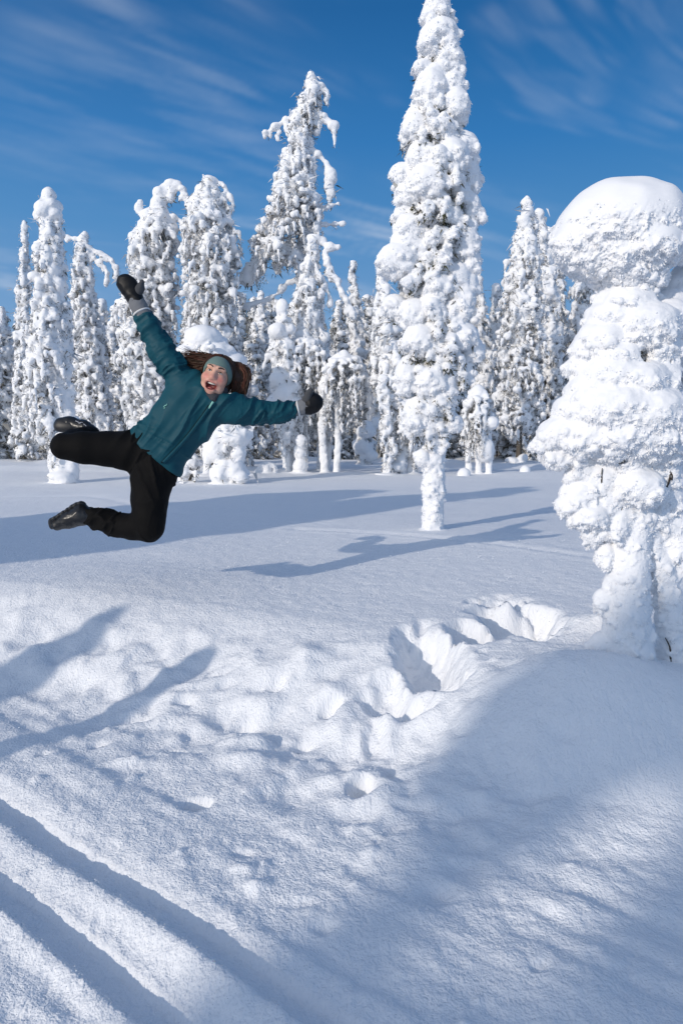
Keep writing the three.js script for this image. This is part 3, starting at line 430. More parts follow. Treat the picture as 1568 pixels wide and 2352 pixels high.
tree({ seed: 132, name: 'snowy_bush', label: 'snow-covered shrub leaning right at the jacket hem', base: [436, 1108], clump: 10, gap: .05, env: [[1040, 430, 452], [1060, 418, 462], [1085, 408, 458]] });
// ---- right of the tallest spruce
tree({ seed: 141, label: 'slim spruce just behind the right side of the tallest spruce', base: [1108, 1060], clump: 6.5, gap: .2, droop: .65, vary: true, env: [[598, 1086, 1098], [640, 1082, 1106], [700, 1076, 1118], [760, 1075, 1128], [830, 1075, 1138], [900, 1078, 1144], [980, 1080, 1144], [1030, 1084, 1140]] });
tree({ seed: 142, name: 'snowy_weeping_tree', label: 'small weeping tree of snow strings at the right foot of the tallest spruce', base: [1100, 1088], form: 'weeping', clump: 6.2, gap: .06, strands: 50, env: [[886, 1086, 1108], [915, 1072, 1122], [960, 1062, 1134], [1020, 1060, 1138], [1065, 1064, 1136]], blobs: [[1096, 900, 16, 18, 8], [1072, 925, 14, 12, 12], [1124, 970, 18, 16, 14], [1110, 1030, 22, 30, 10]], trunks: [{ p: [[1098, 1090], [1098, 1000], [1096, 910]], r: 4, snow: 7 }, { p: [[1120, 1088, 6], [1122, 1030, 6], [1115, 960]], r: 4, snow: 8 }, { p: [[1075, 1086, 6], [1074, 1030, 4], [1082, 960]], r: 4, snow: 7 }] });
tree({ seed: 143, label: 'tall full spruce with twin tips between the tallest spruce and the mushroom-capped tree', base: [1190, 1062], clump: 6.8, gap: .2, droop: .8, hang: 1.5, vary: true, env: [[450, 1204, 1214], [475, 1194, 1224], [510, 1184, 1234], [550, 1170, 1240], [600, 1162, 1245], [660, 1150, 1250], [720, 1142, 1252], [790, 1136, 1254], [860, 1134, 1254], [930, 1142, 1250], [985, 1152, 1244]], trunks: [{ p: [[1190, 1066], [1194, 960], [1205, 700], [1208, 480]], r: 7, snow: 0 }], blobs: [[1172, 1056, 16, 8, 8], [1198, 1050, 12, 10, 10]] });
tree({ seed: 144, label: 'spruce with a snowy right flank pressed against the twin-tipped one', base: [1262, 1058], clump: 7, gap: .16, droop: .7, vary: true, env: [[478, 1228, 1240], [505, 1224, 1256], [545, 1226, 1262], [600, 1228, 1272], [680, 1232, 1284], [760, 1236, 1292], [840, 1240, 1298], [920, 1246, 1296], [1000, 1250, 1290], [1030, 1252, 1284]] });
tree({ seed: 145, cell: 3.7, label: 'dark shaded spruce behind, left of the snow mushroom cap', base: [1296, 1050], clump: 6, gap: .5, droop: .6, env: [[520, 1252, 1262], [560, 1244, 1280], [620, 1242, 1296], [700, 1244, 1306], [800, 1244, 1314], [900, 1248, 1318], [1020, 1250, 1318]] });
tree({ seed: 146, cell: 3.7, label: 'frosted spruce half hidden by the neck of the mushroom-capped tree', base: [1346, 1054], clump: 6.5, gap: .2, droop: .6, vary: true, env: [[596, 1330, 1352], [625, 1318, 1372], [680, 1308, 1384], [760, 1300, 1390], [860, 1300, 1395], [1000, 1304, 1390]] });
tree({ seed: 147, cell: 3.7, label: 'lacy frosted spruce at the left edge of the tallest spruce', base: [876, 1056], clump: 5, gap: .2, droop: .8, hang: 1.5, env: [[668, 866, 882], [700, 858, 896], [760, 848, 910], [840, 846, 920], [920, 850, 925], [1010, 855, 925]] });
tree({ seed: 148, cell: 3.7, label: 'shaded spruce filling the gap between the small weeping tree and the twin-tipped spruce', base: [1140, 1052], clump: 6, gap: .4, droop: .6, env: [[655, 1130, 1150], [700, 1122, 1164], [780, 1118, 1172], [880, 1116, 1176], [1020, 1116, 1176]] });
tree({ seed: 149, cell: 3.7, label: 'frosted spruce in the gap between the drooping spruce and the hooked one', base: [590, 1054], clump: 6, gap: .3, droop: .7, env: [[668, 592, 606], [700, 584, 614], [770, 572, 622], [860, 566, 632], [1020, 562, 636]] });
// ---- the two near trees at the right
const r5 = (a, b) => [1066.2 + .5068 * a, 376.3 + .5068 * b];
const B5 = (list) => list.map(([a, b, r, ry, z = 0, rz]) => [...r5(a, b), r * .5068, (ry || r) * .5068, z * .5068, (rz || r) * .5068, 0]);
const mush = tree({ seed: 151, spikes: 60000, spike: 8, name: 'snow_encased_tree', label: 'near tree wholly encased in snow under a huge mushroom-shaped cap', base: [1452, 1512], dist: 3.02, near: true, clump: 12, cell: 2.65, k: 1.6, grain: 3.4, rough: 1.3, crumb: 5.5, crumbs: .34, lump: 3.4, holes: [[...r5(725, 875), 12, 13, 80], [...r5(845, 895), 5, 6, 80], [...r5(892, 978), 9, 22, 50], [...r5(650, 1320), 9, 8, 60]], foliage: 1, foot: 0,
  blobs: B5([
    [740, 560, 125, 130, 0], [790, 480, 105, 100, 10], [700, 500, 90, 70, 20], [700, 640, 135, 100, 60], [640, 700, 120, 90, 70], [760, 740, 170, 130, 60, 190], [880, 720, 140, 120, 30], [930, 640, 90, 90, 0], [600, 800, 130, 100, 80], [560, 840, 110, 90, 70], [505, 905, 74, 58, 70], [640, 880, 130, 90, 110], [820, 830, 130, 100, 70],
    [620, 960, 150, 120, 110], [720, 980, 150, 100, 130], [820, 960, 110, 85, 110], [900, 1020, 100, 110, 40], [560, 1030, 140, 110, 100], [480, 1110, 110, 90, 90], [620, 1090, 190, 130, 120], [740, 1110, 180, 130, 140], [860, 1120, 140, 120, 90], [420, 1200, 108, 80, 80], [345, 1245, 52, 44, 60], [300, 1252, 22, 14, 50], [510, 1210, 130, 100, 110], [640, 1200, 150, 100, 140], [760, 1210, 140, 100, 140], [870, 1220, 110, 90, 100], [930, 1180, 70, 80, 50], [400, 1300, 66, 50, 70], [480, 1290, 70, 50, 90], [640, 1275, 110, 60, 110], [850, 1290, 90, 50, 90],
    [700, 1330, 120, 80, 50], [520, 1370, 72, 66, 60], [465, 1400, 46, 46, 60], [880, 1370, 80, 80, 40], [560, 1650, 50, 56, 50], [620, 1740, 46, 60, 50], [600, 1380, 90, 80, 50], [800, 1380, 80, 90, 30],
    [735, 1430, 108, 84, 120], [570, 1410, 80, 100, 70], [500, 1480, 80, 75, 70], [450, 1520, 58, 55, 60], [540, 1560, 92, 66, 80], [655, 1600, 58, 80, 95], [620, 1500, 90, 80, 60], [890, 1500, 95, 90, 10], [860, 1570, 80, 70, 20], [445, 1460, 40, 36, 50], [740, 1580, 85, 90, 40], [600, 1640, 46, 40, 70], [680, 1560, 80, 70, 60],
    [610, 1950, 50, 60, 60], [600, 2140, 55, 60, 60], [590, 2220, 60, 50, 50], [650, 1880, 46, 60, 60], [950, 1700, 60, 90, 20], [985, 1800, 50, 90, 10], [930, 1620, 80, 70, 0], [1000, 1600, 80, 90, -10], [960, 1380, 90, 110, -20], [975, 1250, 80, 90, -20]]),
  caps: [[[...r5(755, 1520), 20, 40], [...r5(730, 1700), 26, 42], [...r5(715, 1850), 30, 46], [...r5(705, 2000), 34, 52], [...r5(710, 2180), 36, 57], [...r5(712, 2340), 36, 62]], [[...r5(810, 1620), 12, 24], [...r5(880, 1780), 8, 27], [...r5(925, 1950), 6, 31], [...r5(945, 2150), 4, 36], [...r5(955, 2340), 4, 40]], [[...r5(880, 1760), 4, 22], [...r5(980, 1950), -6, 30], [...r5(1010, 2300), -6, 40]]],
  trunks: [{ p: [r5(715, 2330), r5(715, 2080), r5(720, 1850), r5(760, 1560), r5(740, 900), r5(750, 400)], r: 12 }, { p: [[...r5(945, 2320), -4], [...r5(925, 2150), -4], [...r5(900, 1900), -2], r5(825, 1640), r5(770, 1500)], r: 10 }],
  twigs: [[[...r5(570, 1440), 70], [...r5(566, 1400), 74], [...r5(570, 1352), 72]], [[...r5(838, 1465), 60], [...r5(865, 1415), 64], [...r5(872, 1370), 62], [...r5(866, 1345), 60]], [[...r5(878, 1405), 62], [...r5(880, 1385), 63], [...r5(872, 1362), 62]], [[...r5(656, 1545), 62], [...r5(660, 1515), 66], [...r5(658, 1485), 64]], [[...r5(905, 2215), 32], [...r5(898, 2150), 34], [...r5(880, 2110), 32]], [[...r5(668, 1725), 46], [...r5(680, 1700), 48], [...r5(690, 1690), 46]]] });
{
  // the cap is a smooth dome with a ragged hem, a part of its own
  const { S, L } = place({ base: [1452, 1512], dist: 3.02 }), cap = [[700, 290, 280, 212, 0, 270], [520, 350, 120, 100, 60], [450, 350, 62, 52, 60], [560, 420, 100, 68, 90], [660, 430, 110, 74, 130], [770, 390, 130, 78, 150], [870, 340, 110, 70, 110], [940, 290, 110, 90, 20], [960, 370, 60, 44, 20], [405, 345, 26, 20, 40], [560, 470, 60, 38, 80], [690, 480, 90, 60, 110], [780, 490, 90, 70, 80], [730, 540, 90, 60, 60]];
  const pr = cap.map(([a, b, r, ry, z = 0, rz]) => { const q = L(...r5(a, b)), f = S * .5068; return [q[0], q[1], z * f, r * f, ry * f, (rz || r) * f]; });
  const rough = crumbly(5.5 * S, 3.2 * S);
  const geo = skin(pr, 2.8 * S, 2.6 * S, { crumb: { size: 5.5 * S, density: .26, seed: 77 }, move: (x, y, z, a, b, c) => rough(x, y, z, a, b, c) * (.12 + .88 * sstep(.35, -.15, b)) + .013 * noise(x * 5, y * 5, z * 5) + .006 * noise(x * 13, y * 13, z * 13) });
  tri.n += geo.index.count / 3; part('rime', rime(geo, 14000, 8 * S, 78), M.rime, part('snow_cap', geo, M.snow, mush)).userData.kind = 'stuff';
}
tree({ seed: 152, spikes: 20000, name: 'snow_encased_tree', label: 'second snow-encased near tree, mostly beyond the right edge of the picture', base: [1640, 1490], dist: 3.1, near: true, clump: 12, cell: 3.6, k: 2.2, grain: 3.4, rough: 1.3, lump: 3, crumb: 7, crumbs: .42, foliage: 1, foot: 0,
  blobs: B5([[960, 545, 75, 60, 20], [1010, 500, 80, 70, 0], [1060, 590, 110, 80, 0], [1000, 600, 70, 50, 40], [1100, 480, 110, 100, -20], [1080, 760, 150, 130, 0], [1010, 830, 50, 40, 40], [1090, 980, 140, 130, 0], [1000, 1000, 70, 60, 30], [985, 1120, 60, 60, 20], [1080, 1180, 150, 120, 0], [1010, 1280, 70, 60, 30], [975, 1360, 55, 60, 20], [1060, 1400, 120, 110, 0], [970, 1460, 55, 70, 20], [1000, 1540, 60, 60, 10], [940, 1620, 55, 60, 10], [960, 1700, 50, 50, 0], [1060, 1600, 110, 120, 0], [1100, 1850, 80, 150, 0]]),
  trunks: [{ p: [r5(1120, 2270), r5(1110, 1900), r5(1090, 1300), r5(1090, 500)], r: 14, snow: 40 }] });
// ---- snow balls lying on the plateau
for (const [px, py, r, lab] of [[1065, 1093, 15, 'small round snow mound just right of the tallest trunk'], [1205, 1089, 12, 'small round snow mound before the twin-tipped spruce']]) {
  const [x, z] = onPlane(px, py, 0), S = -z / 1568, m = skin([[0, .25 * r * S, 0, r * S, r * S * .95, r * S], [-.3 * r * S, .1 * r * S, .2 * r * S, r * S * .8, r * S * .6, r * S * .8]], 1.4 * S, 1.5 * S, { move: crumbly(5 * S, .8 * S) });
  const o = new THREE.Mesh(m, M.snow); o.name = numbered('snow_mound'); o.position.set(x, gy(x, z), z); o.castShadow = o.receiveShadow = true; o.userData = { label: lab, category: 'snow mound' }; scene.add(o);
}
// ---- trees beyond the left edge and behind the photographer, whose shadows fall across the snow
const CA = Math.cos(SUN_AZ), SA = Math.sin(SUN_AZ), ST = (perp, t) => [perp * CA + t * SA, -(-perp * SA + t * CA)];
function shade(seed, perp, t, tip, rad, label, o = {}) {   // tip: how far down-sun the point of its shadow reaches
  const H = (tip - t) * Math.tan(SUN_EL) + .03;
  const [x, z] = ST(perp, t), S = .012, R = rad / S, hp = H / S, f = (k) => [784 - k * R, 784 + k * R];
  const g = thing('snow_laden_spruce', label, 'tree', [x, gy(x, z), z]); const RR = rng(seed), snow = [], cl = o.cl || .2;
  for (let h = H * .08; h < H; h += cl * 1.1) { const u = h / H, r = rad * (o.round ? Math.pow(Math.max(.02, 1 - ((u - .45) / .56) ** (o.sq || 4)), .4) : Math.pow(1 - u, o.pow || .75) + .06), n = clamp(Math.round((6.28 * r + 5 * r * r) / (cl * 1.9)), 2, 60); for (let i = 0; i < n; i++) { const a = RR() * 6.28, d = r * Math.sqrt(.15 + .8 * RR()); if (RR() < (o.gap ?? .1)) continue; if ((o.holes || []).some(([lp, hh, rr]) => Math.hypot((Math.cos(a) * CA + Math.sin(a) * SA) * d - lp, h - d * .3 - (-Math.cos(a) * SA + Math.sin(a) * CA) * d * Math.tan(SUN_EL) - hh) < rr + cl * .7)) continue; const q = cl * (.6 + .7 * RR()) * Math.min(1, .35 + r); snow.push([Math.cos(a) * d, h - d * .3, Math.sin(a) * d, q, q * .85, q]); } }
  snow.push(...limb([[0, 0, 0], [0, H * .5, 0], [0, H, 0]], o.stem || .12, (o.stem || .1) * .4));
  part('trunk', tube([[0, -.1, 0], [0, H * .5, 0], [0, H * .95, 0]], o.stem ? .05 : .11, .02), M.bark, g);
  const geo = skin(snow, o.stem ? .05 : .12, .03, { move: crumbly(.1, o.stem ? .012 : .03) }); tri.n += geo.index.count / 3; part('snow_load', geo, M.snow, g);
}
shade(201, -6.2, -5, 13.0, .95, 'snow-laden spruce standing left beyond the picture, nearer one of two', { pow: .45 });
shade(202, -7.7, -4.4, 9.6, 1.0, 'snow-laden spruce standing left beyond the picture, farther one of two', { round: true, gap: .04 });
shade(203, -2.87, -2.2, 2.6, .022, 'thin snowy sapling left beyond the picture', { cl: .028, pow: 1.3, stem: .012 });
shade(204, -3.62, -5.2, 2.05, .22, 'round-headed small snowy spruce left beyond the picture', { round: true, cl: .12 });
shade(205, .74, -17.4, 6.3, 2.1, 'broad snowy spruce behind the photographer', { round: true, sq: 9, gap: .12, cl: .26, holes: [[-1.48, 6.8, .07], [-1.24, 6.42, -.02]] });

// ---- the far wood behind the front rows: one mass
{
  const wood = new THREE.Group(); wood.name = 'distant_forest'; wood.userData = { kind: 'stuff', label: 'dense frosted spruce wood behind the front rows of trees' }; scene.add(wood);
  const R = rng(900), kinds = [];
  for (let v = 0; v < 4; v++) {
    const H = 7, snow = [], tf = [], s = .15, rad = .75 + .2 * R();
    for (let h = .25; h < H; h += s * 1.7) { const r = rad * Math.pow(1 - h / H, .7) + .05, n = clamp(Math.round(6.28 * r / (s * 3)), 2, 10); tf.push([0, h, 0, r * .8 + .1, 16]); for (let i = 0; i < n; i++) { const a = R() * 6.283, L = r * (.7 + .4 * R()); for (let t = .4 + .2 * R(); t <= 1; t += .34) { const x = Math.cos(a) * L * t, z = Math.sin(a) * L * t, y = h - L * .5 * t * t; tf.push([x, y - s * .6, z, s * 1.5, 8]); if (R() < .4) continue; const q = s * (.55 + .6 * R()); snow.push([x, y, z, q, q * .85, q]); } } }
    snow.push(...limb([[0, 0, 0], [0, H, 0]], .10, .05));
    kinds.push([skin(snow, .075, .03, { move: crumbly(.1, .03) }), tufts(tf, 40 + v, FROST)]);
  }
  const spots = [[], [], [], []];
  for (let i = 0; i < 230; i++) { const d = 27 + 50 * R() * (.4 + .6 * R()), u = -.62 + 1.24 * R(), x = u * d, top = (.165 + .05 * noise(u * 9, 3) + .05 * R()) * d + .4; spots[i & 3].push([x, -d, clamp(top / 7, .4, 1.7), R() * 6.28]); }
  kinds.forEach(([a, b], v) => {
    for (const [geo, m, nm] of [[a, M.snow, 'snow_load'], [b, M.needles, 'foliage']]) {
      const im = new THREE.InstancedMesh(geo, m, spots[v].length); im.name = nm; im.castShadow = im.receiveShadow = true; im.userData.kind = 'stuff';
      spots[v].forEach(([x, z, k, r], i) => im.setMatrixAt(i, new THREE.Matrix4().compose(new THREE.Vector3(x, gy(x, z) - .05, z), new THREE.Quaternion().setFromAxisAngle(new THREE.Vector3(0, 1, 0), r), new THREE.Vector3(k * 1.1, k, k * 1.1))));
      wood.add(im);
    }
  });
}
console.log('tree triangles', Math.round(tri.n));

// ---------------------------------------------------------------- the jumping person
{
  const D = 4.0, u = .001225;
  const toL = (zx, zy, dz = 0) => { const px = 62.7 + .48 * zx, py = 564.5 + .48 * zy, k = (D - dz) / 1568, k0 = D / 1568; return [(px - 784) * k - (400 - 784) * k0, (1176 - py) * k - (1176 - 1000) * k0, dz]; };
  const P = thing('person', 'woman leaping in the air in a teal jacket, black trousers and mittens, arms flung wide', 'person');
  P.quaternion.copy(camera.quaternion);
  P.position.copy(new THREE.Vector3((400 - 784) / 1568 * D, (1176 - 1000) / 1568 * D, -D).applyQuaternion(camera.quaternion).add(camera.position));
  const chain = (pts, flat) => pts.slice(1).map((q, i) => { const p = pts[i]; return { a: toL(p[0], p[1], p[3] || 0), b: toL(q[0], q[1], q[3] || 0), ra: p[2] * u, rb: q[2] * u, flat }; });
  const ball = (x, y, rx, ry, z = 0, rz) => [...toL(x, y, z), rx * u, ry * u, (rz || rx) * u];
  const ridge = (x, y, z) => { const n = 1 - Math.abs(noise(x, y, z)) * 1.6; return n * Math.abs(n); };
  const cloth = (r, g, b, rough, sheen) => new THREE.MeshPhysicalMaterial({ color: rgb(r, g, b), roughness: rough, sheen: sheen || 0, sheenRoughness: .5, sheenColor: rgb(.5, .6, .65) });
  const phys = (r, g, b, q, sp) => new THREE.MeshPhysicalMaterial({ color: rgb(r, g, b), roughness: q, specularIntensity: sp }), MJ = phys(.0035, .060, .084, .6, .45), MJd = phys(.002, .014, .021, .7, .4), MT = phys(.0046, .0043, .0043, .75, .22), MB = mat(.008, .008, .009, .34), MBs = mat(.012, .012, .013, .5), MMi = phys(.005, .005, .006, .5, .5), MK = cloth(.17, .175, .185, .95), MW = cloth(.70, .69, .67, .9), MG = cloth(.045, .047, .054, .95);
  const near = (x, y, z, pts) => { let best = 1e9, bt = 0, acc = 0, ba = 0; for (let i = 0; i + 1 < pts.length; i++) { const a = pts[i], b = pts[i + 1], ux = b[0] - a[0], uy = b[1] - a[1], uz = b[2] - a[2], L = Math.hypot(ux, uy, uz), t = clamp(((x - a[0]) * ux + (y - a[1]) * uy + (z - a[2]) * uz) / (L * L), 0, 1), d = Math.hypot(x - a[0] - t * ux, y - a[1] - t * uy, z - a[2] - t * uz); if (d < best) { best = d; bt = acc + t * L; ba = Math.atan2(z - a[2] - t * uz, (x - a[0]) * -uy / L + (y - a[1]) * ux / L); } acc += L; } return [best, bt, ba, acc]; };
  // the jacket
  const armR = [[800, 720, 66, 0], [740, 652, 68, .01], [690, 575, 62, .02], [640, 490, 56, .02], [592, 405, 49, .02], [556, 334, 42, .02]];
  const armL = [[900, 780, 80, 0], [975, 785, 66, 0], [1050, 790, 60, -.03], [1130, 795, 53, -.06], [1210, 795, 47, -.08], [1284, 781, 36, -.10]];
  const torso = [[612, 985, 156, 0], [695, 890, 136, 0], [775, 800, 146, .01], [830, 740, 124, .01]];
  const jk = [...chain(torso, 1.5), ...chain(armR), ...chain(armL), ...chain([[778, 596, 22, -.04], [806, 640, 24, .03], [852, 722, 22, .09], [874, 752, 16, .10]]), ...chain([[880, 748, 20, .09], [940, 735, 26, .07], [1000, 724, 17, .03]]), ball(700, 1070, 46, 46, .0, 70)];
  const A0 = toL(468, 884), A1 = toL(722, 1106), hn = [(A1[1] - A0[1]), -(A1[0] - A0[0])], hl = Math.hypot(...hn), hs = Math.sign((toL(800, 770)[0] - A0[0]) * hn[0] + (toL(800, 770)[1] - A0[1]) * hn[1]);
  const aR = armR.map((p) => toL(p[0], p[1], p[3])), aL = armL.map((p) => toL(p[0], p[1], p[3])), tA = toL(612, 985), tB = toL(850, 715), tl = Math.hypot(tB[0] - tA[0], tB[1] - tA[1]), tu = [(tB[0] - tA[0]) / tl, (tB[1] - tA[1]) / tl];
  const folds = (x, y, z) => {
    let d = 0; const R = near(x, y, z, aR), L = near(x, y, z, aL);
    const wr = sstep(.11, .085, R[0]) * sstep(.06, .13, R[1]), wl = sstep(.11, .085, L[0]) * sstep(.06, .15, L[1]);
    if (wr > 0) d += wr * (.018 * ridge(R[1] * 23 + .9 * noise(R[1] * 6, R[2] * .7), R[2] * .8, 3) + .004 * ridge(R[1] * 50, R[2] * 1.6, 6) - .010);
    if (wl > 0) d += wl * (.017 * ridge(L[1] * 20 + .9 * L[2] + .9 * noise(L[1] * 6, L[2] * .7), L[2] * .9, 9) + .0035 * ridge(L[1] * 46, L[2] * 1.6, 2) - .006);
    const wt = 1 - Math.max(wr, wl), hf = .25 + .75 * sstep(.0, .09, hs * ((x - A0[0]) * hn[0] + (y - A0[1]) * hn[1]) / hl);
    if (wt > 0) { const al = (x - tA[0]) * tu[0] + (y - tA[1]) * tu[1], ac = -(x - tA[0]) * tu[1] + (y - tA[1]) * tu[0], waist = Math.exp(-(((al - .10) / .05) ** 2)); d += wt * hf * (.017 * ridge(ac * 13 + 1.6 * noise(al * 5, ac * 4, 5), al * 3.2, 2) + .004 * ridge(ac * 27, al * 6, 8) + waist * .010 * ridge(al * 30 + ac * 9, ac * 4, 4) - .012); }
    return d;
  };
  const jg = skin(jk, .0068, .014, { carve: (x, y, z, v) => { const p = hs * ((x - A0[0]) * hn[0] + (y - A0[1]) * hn[1]) / hl + .004 * noise(x * 12, y * 12, 3); return Math.max(v, -p); }, move: folds });
  const jacket = part('jacket', jg, MJ, P);
  const jp = jg.attributes.position.array; const frontZ = (x, y, arr = jp) => { let m = -1; for (let i = 0; i < arr.length; i += 3) if (Math.abs(arr[i] - x) < .007 && Math.abs(arr[i + 1] - y) < .007 && arr[i + 2] > m) m = arr[i + 2]; return m < -.9 ? .1 : m; };
  const onJacket = (zx, zy, off = 0) => { const [x, y] = toL(zx, zy, .12); return [x, y, frontZ(x, y) + off]; };
  part('collar_lining', skin(chain([[812, 615, 24, .0], [838, 680, 21, .06], [868, 728, 17, .095]]), .006, .008), MJd, jacket);
  { // the zip under its flap, its pull tag, and two small pale marks
    const zp = []; for (let i = 0; i <= 14; i++) { const t = i / 14; zp.push(onJacket(lerp(868, 640, t) + 10 * Math.sin(t * 3.1), lerp(762, 1038, t), .001)); }
    for (let k = 0; k < 2; k++) for (let i = 1; i + 1 < zp.length; i++) zp[i][2] = (zp[i - 1][2] + zp[i + 1][2] + zp[i][2]) / 3;
    part('zip_flap', tube(zp.map((p) => [p[0] + .012, p[1] + .002, p[2] - .003]), .0105, .0105, 8), MJ, jacket);
    part('zip', tube(zp, .0048, .0048, 6), MJd, jacket);
    const mint = mat(.30, .62, .50, .6), q = [[890, 748], [884, 757], [876, 768], [868, 778]].map(([a, b]) => onJacket(a, b, .008));
    part('zip_pull', tube(q, .0065, .004, 6), mint, jacket);
    const lg = [[654, 772], [660, 766], [667, 764], [672, 758]].map(([a, b]) => onJacket(a, b, .002)); part('logo', tube(lg, .0032, .0022, 5), mint, jacket);
    part('logo', tube([[656, 778], [662, 776]].map(([a, b]) => onJacket(a, b, .002)), .0028, .0022, 5), mint, jacket);
  }
  // the trousers
  const legR = [[560, 985, 92, 0], [470, 978, 86, .02], [380, 972, 80, .04], [270, 966, 74, .07], [176, 962, 60, .09]], legL = [[622, 1050, 98, 0], [600, 1130, 92, .02], [588, 1220, 82, .03], [586, 1300, 73, .05], [590, 1348, 66, .05]];
  const shR = [[178, 955, 54, .06], [225, 935, 54, -.08], [275, 915, 46, -.17], [310, 900, 38, -.22]], shL = [[580, 1352, 60, .04], [510, 1346, 58, .02], [440, 1338, 55, 0], [370, 1318, 50, 0], [298, 1298, 42, 0]];
  const tr = [...chain([[660, 930, 112, 0], [600, 985, 120, 0], [590, 1030, 100, 0]], 1.4), ...chain(legR), ...chain(legL), ...chain(shR), ...chain(shL), ball(650, 1090, 58, 56, -.05)];
  const pl = [legR, legL, shR, shL].map((l) => l.map((p) => toL(p[0], p[1], p[3])));
  const hemA = toL(270, 1250), hemB = toL(272, 1350);
  part('trousers', skin(tr, .0072, .012, { move: (x, y, z) => {
    const q = pl.map((l) => near(x, y, z, l)); let b = 0; for (let i = 1; i < 4; i++) if (q[i][0] < q[b][0]) b = i; const [, t, an, len] = q[b];
    if (b === 3) { const w = sstep(.10, .24, t); return w * (.018 * ridge(t * 24 + .6 * an, an * .8, 7) - .005) + .003 * ridge(t * 12 + an, an * 1.2, 1) - .002; }
    if (b === 1) return .013 * ridge(an * 1.5 + t * 7, t * 5, 4) * sstep(.34, .05, t) + .003 * ridge(an * 2 - t * 9, t * 6, 8) - .004;
    if (b === 0) return .013 * ridge(t * 20 + an, an * .7, 5) * sstep(.22, .05, t) + .0015 * ridge(an * 2, t * 5, 3) - .003;
    return .004 * ridge(t * 22, an, 2) - .002;
  } }), MT, P);
  // boots
  const bootL = part('boot', skin([...chain([[306, 1296, 37, 0], [256, 1292, 44, 0], [200, 1312, 37, 0], [142, 1338, 25, 0]]), ball(262, 1256, 26, 24)], .006, .01, { move: (x, y, z) => .0025 * ridge(x * 40, y * 40, z * 30) - .001 }), MB, P);
  part('sole', skin([...chain([[268, 1240, 15, 0], [232, 1250, 13, 0], [170, 1292, 13, 0], [118, 1322, 14, 0]]), ...[[258, 1230], [238, 1236], [216, 1248], [196, 1262], [176, 1276], [156, 1290], [136, 1302], [118, 1312]].map(([a, b]) => ball(a, b, 8, 8, 0, 22)), ball(120, 1338, 14, 20)], .005, .006), MBs, bootL);
  part('stitching', tube([[214, 1300, .046], [232, 1296, .05], [252, 1284, .052], [262, 1280, .05]].map((q) => toL(...q)), .0016, .0012, 5), mat(.25, .26, .28, .5), bootL);
  const bootR = part('boot', skin([...chain([[318, 892, 30, -.23], [270, 872, 37, -.25], [205, 856, 38, -.26], [168, 856, 34, -.26]]), ball(150, 862, 20, 26, -.25)], .006, .01, { move: (x, y, z) => .0025 * ridge(x * 40, y * 40, z * 30) - .001 }), MB, P);
  part('sole', skin([ball(192, 866, 50, 26, -.222, 16), ball(165, 858, 30, 28, -.23, 14)], .005, .008), MBs, bootR);
  for (const q of [[[232, 838], [262, 858]], [[242, 852], [268, 846]], [[250, 866], [284, 862]], [[262, 848], [292, 872]]]) part('lace', tube([toL(q[0][0], q[0][1], -.212), toL((q[0][0] + q[1][0]) / 2, (q[0][1] + q[1][1]) / 2 - 3, -.202), toL(q[1][0], q[1][1], -.208)], .0024, .002, 5), mat(.55, .56, .6, .6), bootR);
  // mittens: a body, a thumb, a knitted cuff; white edge of the sleeve
  const ring = (c, ax, r, w) => { const g = new THREE.TorusGeometry(r, w, 8, 28); g.applyQuaternion(new THREE.Quaternion().setFromUnitVectors(new THREE.Vector3(0, 0, 1), new THREE.Vector3(...ax).normalize())); g.translate(...c); return g; };
  const knit = (x, y, z) => .0018 * noise(x * 90, y * 90, z * 90) + .002 * ridge(x * 18 + y * 30, y * 14, 3);
  for (const [body, thumb, cuff, strap, trim, tr2] of [
    [[[508, 232, 34, .03], [486, 196, 41, .035], [470, 178, 42, .035]], [[520, 245, 25, .035], [540, 205, 18, .045], [549, 174, 11, .05]], [[556, 332, 39, .02], [536, 292, 37, .025], [520, 262, 35, .03]], [[524, 268, 37, .03], [510, 240, 36, .03]], [[548, 322], [-.45, .89, 0]], .0495],
    [[[1352, 764, 37, -.10], [1368, 752, 40, -.10], [1372, 750, 41, -.10]], [[1336, 738, 24, -.08], [1346, 708, 17, -.07], [1357, 690, 11, -.06]], [[1286, 780, 35, -.10], [1318, 772, 36, -.10], [1342, 766, 37, -.10]], [[1340, 768, 39, -.10], [1356, 762, 38, -.10]], [[1296, 779], [1, .2, 0]], .0445]]) {
    const m = part('mitten', skin([...chain(body, 1.35), ...chain(strap)], .0055, .009, { move: (x, y, z) => .003 * ridge(x * 26, y * 26, z * 20) - .0015 }), MMi, P, 'black leather mitten');
    part('thumb', skin(chain(thumb), .005, .006, { move: knit }), cloth(.055, .057, .062, .9), m);
    part('cuff', skin(chain(cuff), .005, .006, { move: knit }), MK, m);
    part('sleeve_edge', ring(toL(trim[0][0], trim[0][1], body === undefined ? 0 : cuff[0][3]), trim[1], tr2, .0062), MW, jacket);
  }
  // the head, in its own axes: x to her left hand in the picture's right, y up through the crown, z out of the face
  const H = new THREE.Group(); const hc = toL(908, 620, .05); const roll = -18 * Math.PI / 180, hq = new THREE.Quaternion().setFromEuler(new THREE.Euler(.04, .02, roll, 'ZYX'));
  const headT = (o) => { o.position.set(...hc); o.quaternion.copy(hq); return o; };
  const sph = (x, y, z, a, b, c) => ((Math.sqrt((x / a) ** 2 + (y / b) ** 2 + (z / c) ** 2)) - 1) * Math.min(a, b, c);
